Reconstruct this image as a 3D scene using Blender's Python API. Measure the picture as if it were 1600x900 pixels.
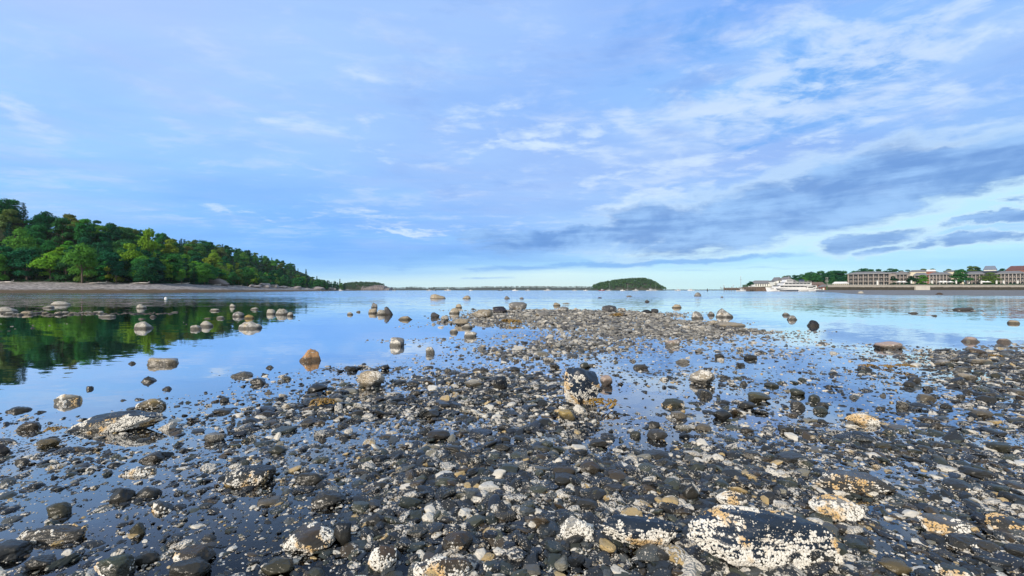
import bpy, bmesh, math, random
import numpy as np
from mathutils import Vector, Matrix, Euler
random.seed(7); rng = np.random.default_rng(7)
for o in list(bpy.data.objects): bpy.data.objects.remove(o, do_unlink=True)
SC = bpy.context.scene
COL = SC.collection
R = math.radians
# ------------------------------------------------------------------ camera
H = 0.80          # lens height above the water
F = 671.0         # focal length in photo pixels (photo 1600 wide)
HZ = 453.5        # photo row of the sea horizon
cam_d = bpy.data.cameras.new('camera'); cam = bpy.data.objects.new('camera', cam_d); COL.objects.link(cam)
cam.location = (0, 0, H); cam.rotation_euler = (R(90), 0, 0)
cam_d.sensor_width = 36.0; cam_d.lens = F / 1600 * 36; cam_d.shift_y = (HZ - 450) / 1600
cam_d.clip_start = 0.05; cam_d.clip_end = 30000
SC.camera = cam
def at(px, py, z=0.0):                     # point of the photo lying at height z
    y = (H - z) * F / (py - HZ); return ((px - 800) / F * y, y)
def wx(px, y): return (px - 800) / F * y
def wz(py, y): return H + (HZ - py) / F * y
# ------------------------------------------------------------------ colour management
vs = SC.view_settings
vs.view_transform = 'Standard'; vs.look = 'None'; vs.gamma = 1; vs.exposure = 0.0; vs.use_curve_mapping = False
SC.cycles.use_denoising = True
SC.cycles.max_bounces = 6; SC.cycles.transparent_max_bounces = 6
SC.cycles.diffuse_bounces = 2; SC.cycles.glossy_bounces = 3; SC.cycles.transmission_bounces = 2
SC.cycles.sample_clamp_indirect = 4.0
# ------------------------------------------------------------------ node expressions
class G:
    def __init__(s, tree): s.t = tree; s.n = tree.nodes; s.l = tree.links
    def node(s, typ, **kw):
        n = s.n.new(typ)
        for k, v in kw.items(): setattr(n, k, v)
        return n
    def put(s, sock, v):
        if isinstance(v, X): s.l.new(v.s, sock)
        elif isinstance(v, bpy.types.NodeSocket): s.l.new(v, sock)
        else:
            if isinstance(v, (tuple, list)) and len(v) == 3 and sock.type == 'RGBA': v = (*v, 1)
            sock.default_value = v
    def math(s, op, a, b=0.0, c=0.0, clamp=False):
        n = s.node('ShaderNodeMath', operation=op, use_clamp=clamp)
        s.put(n.inputs[0], a); s.put(n.inputs[1], b); s.put(n.inputs[2], c); return X(s, n.outputs[0])
    def vmath(s, op, a, b=(0, 0, 0), scale=None):
        n = s.node('ShaderNodeVectorMath', operation=op); s.put(n.inputs[0], a); s.put(n.inputs[1], b)
        if scale is not None: s.put(n.inputs['Scale'], scale)
        return X(s, n.outputs['Value'] if op in ('DOT_PRODUCT', 'LENGTH', 'DISTANCE') else n.outputs[0])
    def xyz(s, v):
        n = s.node('ShaderNodeSeparateXYZ'); s.put(n.inputs[0], v); return [X(s, o) for o in n.outputs]
    def vec(s, x=0.0, y=0.0, z=0.0):
        n = s.node('ShaderNodeCombineXYZ'); s.put(n.inputs[0], x); s.put(n.inputs[1], y); s.put(n.inputs[2], z); return X(s, n.outputs[0])
    def noise(s, v, scale, detail=4.0, rough=0.55, dist=0.0, color=False):
        n = s.node('ShaderNodeTexNoise'); s.put(n.inputs['Vector'], v); s.put(n.inputs['Scale'], scale)
        n.inputs['Detail'].default_value = detail; n.inputs['Roughness'].default_value = rough; n.inputs['Distortion'].default_value = dist
        return X(s, n.outputs['Color' if color else 'Fac'])
    def voro(s, v, scale, feature='F1', rnd=1.0, color=False):
        n = s.node('ShaderNodeTexVoronoi', feature=feature); s.put(n.inputs['Vector'], v); s.put(n.inputs['Scale'], scale)
        n.inputs['Randomness'].default_value = rnd
        return X(s, n.outputs['Color' if color else 'Distance'])
    def mix(s, f, a, b, blend='MIX'):
        n = s.node('ShaderNodeMix', data_type='RGBA', blend_type=blend); n.clamp_factor = True
        s.put(n.inputs[0], f); s.put(n.inputs[6], a); s.put(n.inputs[7], b); return X(s, n.outputs[2])
    def step(s, v, lo, hi, smooth=True):
        n = s.node('ShaderNodeMapRange', interpolation_type='SMOOTHSTEP' if smooth else 'LINEAR', clamp=True)
        s.put(n.inputs[0], v); s.put(n.inputs[1], lo); s.put(n.inputs[2], hi)
        n.inputs[3].default_value = 0; n.inputs[4].default_value = 1; return X(s, n.outputs[0])
    def ramp(s, f, stops, interp='LINEAR'):
        n = s.node('ShaderNodeValToRGB'); cr = n.color_ramp; cr.interpolation = interp
        while len(cr.elements) > 1: cr.elements.remove(cr.elements[-1])
        cr.elements[0].position = stops[0][0]; cr.elements[0].color = (*stops[0][1], 1)
        for p, c in stops[1:]:
            e = cr.elements.new(p); e.color = (*c, 1)
        s.put(n.inputs[0], f); return X(s, n.outputs[0])
class X:
    def __init__(s, g, sock): s.g = g; s.s = sock
    def __add__(s, o): return s.g.math('ADD', s, o)
    __radd__ = __add__
    def __sub__(s, o): return s.g.math('SUBTRACT', s, o)
    def __rsub__(s, o): return s.g.math('SUBTRACT', o, s)
    def __mul__(s, o): return s.g.math('MULTIPLY', s, o)
    __rmul__ = __mul__
    def __truediv__(s, o): return s.g.math('DIVIDE', s, o)
    def __pow__(s, o): return s.g.math('POWER', s, o)
def lin(c):
    return tuple((v / 255 / 12.92) if v / 255 <= 0.04045 else ((v / 255 + 0.055) / 1.055) ** 2.4 for v in c)
# ------------------------------------------------------------------ sun and sky
SUN_EL, SUN_AZ = 30.0, 215.0       # azimuth clockwise from +Y: the sun stands behind the camera, to its left
sd = Vector((math.sin(R(SUN_AZ)) * math.cos(R(SUN_EL)), math.cos(R(SUN_AZ)) * math.cos(R(SUN_EL)), math.sin(R(SUN_EL))))
sun_d = bpy.data.lights.new('sun', 'SUN'); sun_d.energy = 4.5; sun_d.angle = R(4); sun_d.color = (1.0, 0.89, 0.75)
sun = bpy.data.objects.new('sun', sun_d); COL.objects.link(sun)
sun.rotation_euler = (-sd).to_track_quat('-Z', 'Y').to_euler()
SKY_K = 0.1
def pol(px, py):                            # photo pixel -> azimuth, elevation in degrees
    x = (px - 800) / F; z = (HZ - py) / F
    return math.degrees(math.atan(x)), math.degrees(math.atan2(z, math.hypot(1, x)))
def build_sky():
    w = bpy.data.worlds.new('World'); SC.world = w; w.use_nodes = True
    t = w.node_tree; t.nodes.clear(); g = G(t)
    out = g.node('ShaderNodeOutputWorld'); bg = g.node('ShaderNodeBackground')
    t.links.new(bg.outputs[0], out.inputs[0]); bg.inputs[1].default_value = SKY_K
    sky = g.node('ShaderNodeTexSky', sky_type='NISHITA'); sky.sun_disc = False
    sky.sun_elevation = R(SUN_EL); sky.sun_rotation = R(SUN_AZ); sky.air_density = 1.0; sky.dust_density = 0.6; sky.ozone_density = 2.0
    tc = g.node('ShaderNodeTexCoord'); d = X(g, tc.outputs['Generated'])
    dx, dy, dz = g.xyz(d)
    az = g.math('ARCTAN2', dx, dy) * 57.29578
    el = g.math('ARCSINE', g.math('MINIMUM', g.math('MAXIMUM', dz, -1.0), 1.0)) * 57.29578
    den = g.math('MAXIMUM', dz, 0.0) + 0.07
    plane = g.vec(dx / den, dy / den, 0.0)
    # tilted, stretched cloud-deck coordinates
    mp = g.node('ShaderNodeMapping'); mp.inputs['Rotation'].default_value = (0, 0, R(-14)); mp.inputs['Scale'].default_value = (0.40, 1.0, 1.0)
    g.put(mp.inputs[0], plane); cv = X(g, mp.outputs[0])
    n_big = g.noise(cv, 0.55, 6, 0.55, 0.4)
    n_mid = g.noise(cv, 1.7, 8, 0.6, 0.5)
    n_fine = g.noise(g.vmath('MULTIPLY', plane, (0.75, 1.0, 1.0)), 5.5, 7, 0.62, 0.35)
    n_cum0 = g.noise(g.vec(az * 0.05, el * 0.14, 9.0), 1.3, 8, 0.6, 0.3)
    ang = g.vec(az * 0.055, el * 0.20, 0.0)
    n_ang = g.noise(ang, 1.6, 9, 0.62, 0.35)
    n_ang2 = g.noise(g.vmath('ADD', g.vmath('MULTIPLY', ang, (0.55, 1.7, 1.0)), (9.1, 3.3, 0)), 2.4, 8, 0.6, 0.3)
    wel = el + (n_ang - 0.5) * 5.0 * g.step(el, 0.5, 9.0) + (n_ang2 - 0.5) * 1.2
    waz = az + (n_big - 0.5) * 16.0
    cols = {
      100: [(0,(180,200,251)),(80,(172,202,252)),(160,(166,202,252)),(240,(158,200,254)),(300,(148,196,254)),(360,(142,192,254)),(440,(165,208,254))],
      500: [(0,(171,199,250)),(80,(173,202,251)),(160,(166,198,251)),(220,(166,199,251)),(300,(145,188,250)),(350,(130,181,252)),(400,(124,178,250)),(424,(158,204,251)),(442,(212,238,250))],
      850: [(0,(167,195,250)),(80,(164,194,250)),(160,(150,185,247)),(240,(162,190,246)),(300,(170,197,248)),(350,(160,195,248)),(392,(144,187,247)),(414,(160,205,247)),(430,(222,243,249)),(450,(234,247,245))],
      1200: [(0,(132,173,246)),(80,(148,188,249)),(130,(146,188,247)),(185,(166,198,249)),(240,(160,187,243)),(300,(156,191,245)),(350,(160,199,248)),(380,(196,230,250)),(402,(168,216,251)),(420,(205,240,251)),(450,(214,246,251))],
      1500: [(0,(148,188,250)),(80,(172,200,249)),(160,(145,184,246)),(220,(152,188,243)),(265,(150,192,241)),(310,(162,218,248)),(360,(170,210,246)),(385,(194,232,251)),(410,(168,218,254)),(440,(200,238,254))],
    }
    ramps = []
    for px, st in cols.items():
        pts = sorted((max(0.0, pol(px, py)[1]) / 40.0, lin(c)) for py, c in st)
        ramps.append((pol(px, 450)[0], g.ramp(wel / 40.0, pts)))
    base = ramps[0][1]
    for (a0, _), (a1, r1) in zip(ramps, ramps[1:]):
        base = g.mix(g.step(waz, a0, a1, False), base, r1)
    # unseen deck overhead and on the sun's side, added neutral to balance blue skylight
    away = g.math('MAXIMUM', g.step(g.math('ABSOLUTE', az), 56.0, 100.0), g.step(el, 33.0, 58.0))
    deck = g.mix(n_big, (0.36, 0.41, 0.50), (0.66, 0.67, 0.70))
    base = g.mix(away, base, deck)
    # soft modulation of the veil
    k = 1.06 + (n_big - 0.5) * 0.42 + (n_mid - 0.5) * 0.36
    low = g.step(el, 1.0, 6.0)
    k = 1.04 + (k - 1.04) * low
    base = g.mix(1.0, base, g.vec(k ** 1.3, k ** 1.05, k ** 0.4), 'MULTIPLY')
    wv = g.noise(g.vec(az * 0.060, el * 0.135, 1.7), 1.5, 8, 0.62, 0.2, color=True); wa, we, wu = g.xyz(wv)
    azw = az + (wa - 0.5) * 22.0; elw = el + (we - 0.5) * 7.0 * g.step(el, 0.3, 7.0)
    def blob(px, py, sx, sy, tilt=0.0):
        a0, e0 = pol(px, py)
        sa = abs(pol(px + sx / 2, py)[0] - pol(px - sx / 2, py)[0]); se = abs(pol(px, py + sy / 2)[1] - pol(px, py - sy / 2)[1])
        c, s_ = math.cos(R(tilt)), math.sin(R(tilt))
        A = azw - a0; E = elw - e0
        u = (A * c + E * s_) / sa; v = (E * c - A * s_) / se
        return g.math('EXPONENT', (u * u + v * v) * -0.5)
    def field(lst):
        f = None
        for b in lst:
            m = blob(*b[:5]) * (b[5] if len(b) > 5 else 1.0)
            f = m if f is None else g.math('MAXIMUM', f, m)
        return f
    # blue gaps between the small clouds
    gaps = field([(1270,150,170,55,10,1),(1080,45,120,60,10,.8),(1180,215,110,18,8,.5),(940,290,60,9,0,.5),(560,350,160,22,3,.35)])
    base = g.mix(g.step(gaps + (0.5 - n_fine) * 1.7, 0.45, 1.05) * 0.75, base, lin((98, 165, 240)))
    # bright fleecy cloud
    fleece = field([(1230,105,210,62,10,1),(1420,60,150,70,8,.85),(1560,25,120,30,5,.8),(1100,130,90,40,15,.6),(1340,195,130,26,14,.8),
                    (1170,190,110,12,6,.85),(1130,240,120,16,3,.6),(1440,150,130,30,10,.65)])
    wh = g.step(fleece * 0.72 + (n_fine - 0.5) * 2.3 + (n_mid - 0.5) * 1.0, 0.40, 1.0)
    base = g.mix(wh * 0.85, base, lin((220, 232, 253)))
    puffs = field([(815,229,75,10,0,1),(880,262,40,16,-18,.6),(700,178,170,20,0,.55),(480,195,110,22,-4,.6),(640,352,55,5,-2,.9),(560,330,90,6,-3,.55),
                   (1300,292,60,11,10,.95),(1440,240,80,12,10,.85),(1180,168,90,9,4,.8),(1010,330,60,8,5,.7),(30,180,70,25,-14,.65),(240,40,120,30,0,.3),
                   (760,355,90,10,0,.55),(1200,330,50,7,12,.6),(900,205,130,12,4,.8),(1010,262,120,12,6,.85),(620,250,130,10,-2,.6),(360,335,120,7,-3,.6),(1050,300,90,9,8,.8),(560,120,160,14,-4,.5),(980,395,110,5,2,.9)])
    pf = g.step(puffs + (n_ang - 0.5) * 1.7 + (n_fine - 0.5) * 1.2, 0.38, 1.1)
    base = g.mix(pf * 0.88, base, lin((232, 240, 253)))
    mott = g.step((n_mid - 0.5) * 1.1 + (n_ang - 0.5) * 0.9 + (n_fine - 0.5) * 1.0, -0.03, 0.32) * g.step(el, 3.0, 9.0)
    base = g.mix(mott * (0.46 + g.step(az, -25.0, 12.0) * 0.10), base, lin((210, 221, 250)))
    lay = g.step((n_cum0 - 0.5) * 1.2 + (n_ang2 - 0.5) * 0.9, -0.05, 0.35) * g.step(el, 2.5, 8.0)
    base = g.mix(lay * 0.40, base, lin((186, 203, 247)))
    dk = g.step((n_big - 0.5) * 1.0 + (n_cum0 - 0.5) * 1.3, 0.05, 0.34) * g.step(el, 3.0, 10.0) * g.step(az, -32.0, 0.0)
    base = g.mix(dk * 0.60, base, lin((124, 166, 236)))
    veil = field([(1060,235,230,70,8,1),(1330,180,200,80,10,.9),(880,300,160,40,0,.7),(700,190,160,50,0,.45),(1200,330,170,30,8,.7),(1500,60,160,60,8,.9)])
    vl = g.step(veil * 0.55 + (n_mid - 0.5) * 1.3 + (n_fine - 0.5) * 0.9 + (n_ang - 0.5) * 0.8, 0.28, 0.95)
    base = g.mix(vl * 0.72, base, lin((214, 226, 251)))
    # clear pale-cyan opening under the bank, low on the right
    op = field([(1480,330,190,34,16,1),(1250,385,200,14,5,1),(1000,394,90,5,2,.8),(1600,290,90,26,12,1)])
    base = g.mix(g.step(op + (n_ang - 0.5) * 1.1, 0.35, 0.85) * 0.8, base, lin((208, 240, 250)))
    # grey-blue cloud bank that drops to the left, and its scraps
    bank = field([(1330,303,150,36,15,1.15),(1130,350,130,34,11,1.15),(1480,268,120,34,13,1.15),(1585,246,80,36,8,1.15),(900,370,140,18,2,1.05),(1010,350,90,26,4,1.0),
                  (1350,382,60,12,4,.95),(1530,350,75,8,8,.95),(1570,322,45,9,6,.95),(1540,380,75,7,3,.9),(1430,392,40,7,8,.8)])
    n_cum = g.noise(g.vec(az * 0.075, el * 0.17, 4.2), 1.7, 9, 0.58, 0.25)
    bf = g.step(bank + (n_cum - 0.5) * 1.0 + (n_fine - 0.5) * 0.35, 0.32, 0.76)
    shade = g.mix(g.step(n_cum + (n_ang2 - .5) * .5, 0.36, 0.66), lin((98, 143, 210)), lin((160, 196, 245)))
    rim = g.step(bank + (n_cum - 0.5) * 1.0 + (n_fine - 0.5) * 0.35, 0.14, 0.42) * g.step(az, 2.0, 18.0)
    base = g.mix(rim * 0.55, base, lin((222, 236, 252)))
    base = g.mix(bf * 0.86, base, shade)
    streak = field([(1090,409,130,5.5,2,1),(930,414,110,5,1,.9),(700,398,120,10,2,.8),(800,420,90,5,0,.8),(620,415,60,6,0,.7),(1250,418,90,3,1,.6),(740,434,50,2.5,1,.7),(1100,425,60,2,1,.5)])
    sf = g.step(streak + (n_ang2 - 0.5) * 1.0, 0.4, 0.9)
    base = g.mix(sf * 0.8, base, lin((126, 178, 242)))
    base = g.mix(1.0, base, (0.93, 1.05, 1.09), 'MULTIPLY')
    # a little of the clear Nishita sky shines through the veil
    bright = g.vmath('SCALE', base, scale=1.0 / SKY_K)
    col = g.mix(0.07, bright, X(g, sky.outputs[0]))
    g.put(bg.inputs[0], col)
    w.cycles.sampling_method = 'MANUAL'; w.cycles.sample_map_resolution = 512
build_sky()
# ------------------------------------------------------------------ helpers: objects
def tag(o, label, cat, group=None):
    o['label'] = label; o['category'] = cat
    if group: o['group'] = group
    return o
def link(name, me, parent=None, mats=(), smooth=False):
    o = bpy.data.objects.new(name, me); COL.objects.link(o)
    for m in mats: me.materials.append(m)
    if smooth: me.polygons.foreach_set('use_smooth', [True] * len(me.polygons))
    if parent: o.parent = parent
    return o
def empty(name, loc, rz=0.0):
    o = bpy.data.objects.new(name, None); COL.objects.link(o); o.location = loc; o.rotation_euler = (0, 0, rz); o.empty_display_size = .2
    return o
def npmesh(name, verts, faces):             # faces: (n,3) or (n,4) array
    me = bpy.data.meshes.new(name); verts = np.asarray(verts, np.float32); faces = np.asarray(faces, np.int32)
    me.vertices.add(len(verts)); me.vertices.foreach_set('co', verts.ravel())
    k = faces.shape[1]; me.loops.add(faces.size); me.loops.foreach_set('vertex_index', faces.ravel())
    me.polygons.add(len(faces)); me.polygons.foreach_set('loop_start', np.arange(0, faces.size, k, dtype=np.int32))
    me.update(calc_edges=True); me.validate(); return me
def hash3(ix, iy, iz, seed):
    h = (ix * 374761393 + iy * 668265263 + iz * 2147483647 + seed * 974634777) & 0xffffffff
    h = ((h ^ (h >> 13)) * 1274126177) & 0xffffffff
    return ((h ^ (h >> 16)) & 0xffff) / 65535.0
def vnoise(p, seed=0):
    p = np.asarray(p, float); i = np.floor(p).astype(np.int64); f = p - i; f = f * f * (3 - 2 * f); r = 0
    for a in (0, 1):
        for b in (0, 1):
            for c in (0, 1):
                w = (f[:, 0] if a else 1 - f[:, 0]) * (f[:, 1] if b else 1 - f[:, 1]) * (f[:, 2] if c else 1 - f[:, 2])
                r = r + w * hash3(i[:, 0] + a, i[:, 1] + b, i[:, 2] + c, seed)
    return r * 2 - 1
def fbm(p, oct=4, seed=0, gain=.5):
    p = np.asarray(p, float); s = 0; a = 1; t = 0
    for k in range(oct): s = s + a * vnoise(p * 2 ** k + 17.3 * k, seed + k); t += a; a *= gain
    return s / t
def fbm2(x, y, oct=4, seed=0): return fbm(np.stack([x, y, np.zeros_like(x) + .5], 1), oct, seed)
class MB:                                   # collects boxes, prisms and tubes into ONE mesh
    def __init__(s): s.bm = bmesh.new()
    def box(s, x0, x1, y0, y1, z0, z1):
        v = [s.bm.verts.new(p) for p in ((x0,y0,z0),(x1,y0,z0),(x1,y1,z0),(x0,y1,z0),(x0,y0,z1),(x1,y0,z1),(x1,y1,z1),(x0,y1,z1))]
        for f in ((0,3,2,1),(4,5,6,7),(0,1,5,4),(1,2,6,5),(2,3,7,6),(3,0,4,7)): s.bm.faces.new([v[i] for i in f])
        return s
    def hip(s, x0, x1, y0, y1, z0, z1, inx, iny=None):   # hipped roof: eaves rectangle to a ridge
        ym = (y0 + y1) / 2; b = [(x0,y0,z0),(x1,y0,z0),(x1,y1,z0),(x0,y1,z0)]; t = [(x0+inx,ym,z1),(x1-inx,ym,z1)]
        v = [s.bm.verts.new(p) for p in b + t]
        for f in ((0,1,5,4),(2,3,4,5),(1,2,5),(3,0,4),(3,2,1,0)): s.bm.faces.new([v[i] for i in f])
        return s
    def gable(s, x0, x1, y0, y1, z0, z1):               # gable facing the camera (ridge runs in y)
        xm = (x0 + x1) / 2; v = [s.bm.verts.new(p) for p in ((x0,y0,z0),(x1,y0,z0),(xm,y0,z1),(x0,y1,z0),(x1,y1,z0),(xm,y1,z1))]
        for f in ((0,1,2),(5,4,3),(0,2,5,3),(2,1,4,5),(1,0,3,4)): s.bm.faces.new([v[i] for i in f])
        return s
    def tube(s, a, b, r0, r1=None, n=8):
        r1 = r0 if r1 is None else r1; a = Vector(a); b = Vector(b); q = (b - a).to_track_quat('Z', 'Y')
        A = [s.bm.verts.new(a + q @ Vector((r0*math.cos(k*2*math.pi/n), r0*math.sin(k*2*math.pi/n), 0))) for k in range(n)]
        B = [s.bm.verts.new(b + q @ Vector((r1*math.cos(k*2*math.pi/n), r1*math.sin(k*2*math.pi/n), 0))) for k in range(n)]
        for k in range(n): s.bm.faces.new((A[k], A[(k+1)%n], B[(k+1)%n], B[k]))
        s.bm.faces.new(A[::-1]); s.bm.faces.new(B); return s
    def loft(s, rings):                                 # closed rings of equal count
        V = [[s.bm.verts.new(p) for p in r] for r in rings]
        for r0, r1 in zip(V, V[1:]):
            n = len(r0)
            for k in range(n): s.bm.faces.new((r0[k], r0[(k+1)%n], r1[(k+1)%n], r1[k]))
        s.bm.faces.new(V[0][::-1]); s.bm.faces.new(V[-1]); return s
    def build(s, name, mat, parent=None, bevel=0.0, smooth=False):
        bmesh.ops.recalc_face_normals(s.bm, faces=s.bm.faces[:])
        if bevel: bmesh.ops.bevel(s.bm, geom=s.bm.edges[:], offset=bevel, segments=1, affect='EDGES')
        me = bpy.data.meshes.new(name); s.bm.to_mesh(me); s.bm.free()
        return link(name, me, parent, [mat], smooth)
def copy_tree(o, parent=None):
    c = o.copy(); COL.objects.link(c); c.parent = parent
    for ch in o.children: copy_tree(ch, c)
    return c
ORD = ['leftmost', 'second from the left', 'third from the left', 'fourth from the left', 'fifth from the left', 'sixth from the left', 'seventh from the left', 'eighth from the left', 'ninth from the left']
def uniquify(objs):                         # adds the place in the row where nothing else tells look-alikes apart
    d = {}
    for o in objs: d.setdefault(o['label'], []).append(o)
    for l, os_ in d.items():
        if len(os_) > 1:
            os_.sort(key=lambda o: o.location.x / max(o.location.y, .1))
            for k, o in enumerate(os_):
                o['label'] = l + ', ' + ((ORD[k] if k < len(ORD) else f'{k + 1}th from the left') if k < len(os_) - 1 or k == 0 else 'rightmost')
# ------------------------------------------------------------------ materials
def material(name):
    m = bpy.data.materials.new(name); m.use_nodes = True; t = m.node_tree; t.nodes.clear(); g = G(t)
    out = g.node('ShaderNodeOutputMaterial'); return m, g, out
def principled(g, out, color, rough=.6, bump=None, bstr=.5, bdist=.02, spec=.5, metal=0.0):
    p = g.node('ShaderNodeBsdfPrincipled'); g.put(p.inputs['Base Color'], color); g.put(p.inputs['Roughness'], rough)
    p.inputs['Metallic'].default_value = metal; g.put(p.inputs['Specular IOR Level'], spec)
    if bump is not None:
        b = g.node('ShaderNodeBump'); g.put(b.inputs['Height'], bump); b.inputs['Strength'].default_value = bstr; b.inputs['Distance'].default_value = bdist
        g.l.new(b.outputs[0], p.inputs['Normal'])
    g.l.new(p.outputs[0], out.inputs[0]); return p
def pos(g): return X(g, g.node('ShaderNodeNewGeometry').outputs['Position'])
def simple(name, col, rough=.6, var=.15, scale=1.0, spec=.4):
    m, g, out = material(name); n = g.noise(pos(g), scale, 5)
    c = g.mix(n, tuple(v * (1 - var) for v in col), tuple(min(1, v * (1 + var)) for v in col))
    principled(g, out, c, rough, spec=spec); return m
def barnacles(g, P, amount, fine=125.0, bias=0.0):
    """mask and height of barnacle crust: clusters first, single cones at their edge"""
    big = g.noise(P, 8.0, 3, .55); mid = g.noise(P, 58.0, 3, .6)
    v = g.voro(P, fine); v2 = g.voro(P, fine * .55)
    s = big * 0.55 + mid * 0.45 + bias
    thr = 0.66 - amount * 0.235
    crust = g.step(s - v * 0.10, thr, thr + 0.035)
    dots = g.step(s, thr - 0.06, thr - 0.02) * g.step(v, 0.34, 0.22)
    mask = g.math('MAXIMUM', crust, dots) * g.step(amount, 0.02, 0.08)
    height = mask * (0.45 + (1.0 - v) * 0.9)
    return mask, height
def stone_material(name, pebble):
    m, g, out = material(name); P = pos(g); oi = g.node('ShaderNodeObjectInfo'); rnd = X(g, oi.outputs['Random'])
    px_, py_, pz_ = g.xyz(P)
    if pebble:
        r2 = g.math('FRACT', rnd * 37.7); r3 = g.math('FRACT', rnd * 91.3)
        base = g.ramp(rnd, [(0,(.010,.014,.021)),(.16,(.018,.026,.040)),(.28,(.013,.016,.020)),(.40,(.028,.038,.036)),(.50,(.018,.021,.027)),(.58,(.055,.064,.050)),
                            (.64,(.016,.024,.042)),(.72,(.060,.046,.032)),(.77,(.07,.08,.085)),(.82,(.022,.030,.038)),(.86,(.22,.21,.17)),(.89,(.50,.37,.18)),(.915,(.72,.68,.60))], 'CONSTANT')
        dry = g.step(py_, 3.2, 9.5)
        base = g.mix(dry * 0.85, base, g.mix(r2 ** 1.6, (.085, .088, .10), (.50, .47, .41)))
        at_ = g.node('ShaderNodeAttribute', attribute_type='INSTANCER', attribute_name='grit'); grit = X(g, at_.outputs['Fac'])
        shell = g.ramp(r2, [(0,(.62,.59,.53)),(.3,(.74,.72,.67)),(.55,(.52,.42,.26)),(.7,(.36,.33,.27)),(.85,(.16,.17,.13))], 'CONSTANT')
        base = g.mix(g.step(grit * r3, 0.46, 0.47), base, shell)
        amount = 0.30 + g.step(r3, 0.36, 1.0, False) * 0.80
        amount = amount + dry * 0.16
    else:
        base = X(g, oi.outputs['Color']); amount = X(g, oi.outputs['Alpha']); dry = g.step(py_, 5.0, 11.0)
    vein = g.noise(P, 23.0, 6, .65); grain = g.noise(P, 160.0, 3, .6)
    base = g.mix(vein, g.vmath('SCALE', base, scale=0.62), g.vmath('SCALE', base, scale=1.45))
    nx, ny, nz = g.xyz(X(g, g.node('ShaderNodeNewGeometry').outputs['True Normal']))
    mask, hgt = barnacles(g, P, amount, 125.0, 0.0 if pebble else (0.50 - nz) * 0.085 - nx * 0.045 - ny * 0.03)
    och = g.step(g.noise(P, 7.0, 3, .6), 0.56, 0.68)
    tone = g.voro(P, 70.0, color=True); tx, ty, tz = g.xyz(tone)
    bc = g.mix(och, (.76, .73, .67), (.60, .45, .24))
    bc = g.mix(tx * 0.55, bc, (.50, .46, .41))
    col = g.mix(mask, base, bc)
    wet_shade_band = g.step(pz_ - vein * 0.05, 0.035, 0.004)  # wet stone and underside shade, both painted dark towards the waterline
    col = g.mix(wet_shade_band * (0.8 if not pebble else 0.3), col, g.mix(vein, (.012, .013, .012), (.05, .045, .035)))
    blot = g.step(g.noise(P, 14.0, 5, .7), 0.54, 0.64)
    col = g.mix(blot * (dry * 0.62 if not pebble else dry * 0.4), col, (.055, .053, .055))
    crk = g.step(g.noise(g.vmath('MULTIPLY', P, (1.0, 1.0, 1.6)), 42.0, 4, .7), 0.55, 0.62)
    col = g.mix(crk * (dry * 0.45 if not pebble else 0.0), col, (.075, .072, .072))
    rough = g.math('ADD', 0.28 + dry * 0.40, mask * 0.6, clamp=True)
    h = vein * 0.35 + grain * 0.10 + hgt * 0.9
    principled(g, out, col, rough, h, .8, .014, spec=0.34 - dry * 0.16)
    return m
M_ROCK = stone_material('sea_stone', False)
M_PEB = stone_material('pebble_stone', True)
def m_water():
    m, g, out = material('sea_water'); P = pos(g); x, y, z = g.xyz(P)
    # ripples as real tilts of the surface; calm near the beach and in the lee of the island, livelier outside
    a = g.noise(g.vmath('MULTIPLY', P, (0.55, 1.25, 1.0)), 1.6, 3, .5, color=True)
    b = g.noise(g.vmath('MULTIPLY', P, (0.6, 1.3, 1.0)), 9.0, 3, .55, color=True)
    bands = g.noise(g.vmath('MULTIPLY', P, (0.012, 0.06, 1.0)), 1.0, 4, .6)
    far = g.step(y, 9.0, 60.0)
    fine = g.noise(g.vmath('MULTIPLY', P, (0.035, 0.42, 1.0)), 1.0, 5, .65)
    amp1 = 0.010 + far * (0.04 + 0.18 * g.step(bands * .6 + fine * .4, 0.42, 0.58))
    amp2 = 0.012 + far * (0.05 + 0.24 * g.step(bands * .45 + fine * .55, 0.43, 0.57))
    off = g.vmath('ADD', g.vmath('SCALE', g.vmath('SUBTRACT', a, (.5, .5, .5)), scale=amp1 * 2.0), g.vmath('SCALE', g.vmath('SUBTRACT', b, (.5, .5, .5)), scale=amp2 * 2.0))
    ox, oy, oz = g.xyz(off)
    oy = oy - (amp1 + amp2) * far * 0.16          # the wavelets are steeper on the side that faces the beach
    N = g.vmath('NORMALIZE', g.vec(ox, oy, 1.0))
    inc = X(g, g.node('ShaderNodeNewGeometry').outputs['Incoming'])
    c = g.math('MAXIMUM', g.vmath('DOT_PRODUCT', inc, N), 0.0)
    fac = g.math('ADD', 0.05, g.step(c, 0.52, 0.03) * 0.93, clamp=True)
    gl = g.node('ShaderNodeBsdfGlossy'); g.put(gl.inputs['Color'], (.97, .98, 1.0)); g.put(gl.inputs['Roughness'], 0.02 + far * 0.02); g.put(gl.inputs['Normal'], N)
    tr = g.node('ShaderNodeBsdfTransparent'); g.put(tr.inputs['Color'], (.84, .92, .93))
    mx = g.node('ShaderNodeMixShader'); g.put(mx.inputs[0], fac); g.l.new(tr.outputs[0], mx.inputs[1]); g.l.new(gl.outputs[0], mx.inputs[2])
    g.l.new(mx.outputs[0], out.inputs[0]); return m
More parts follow.
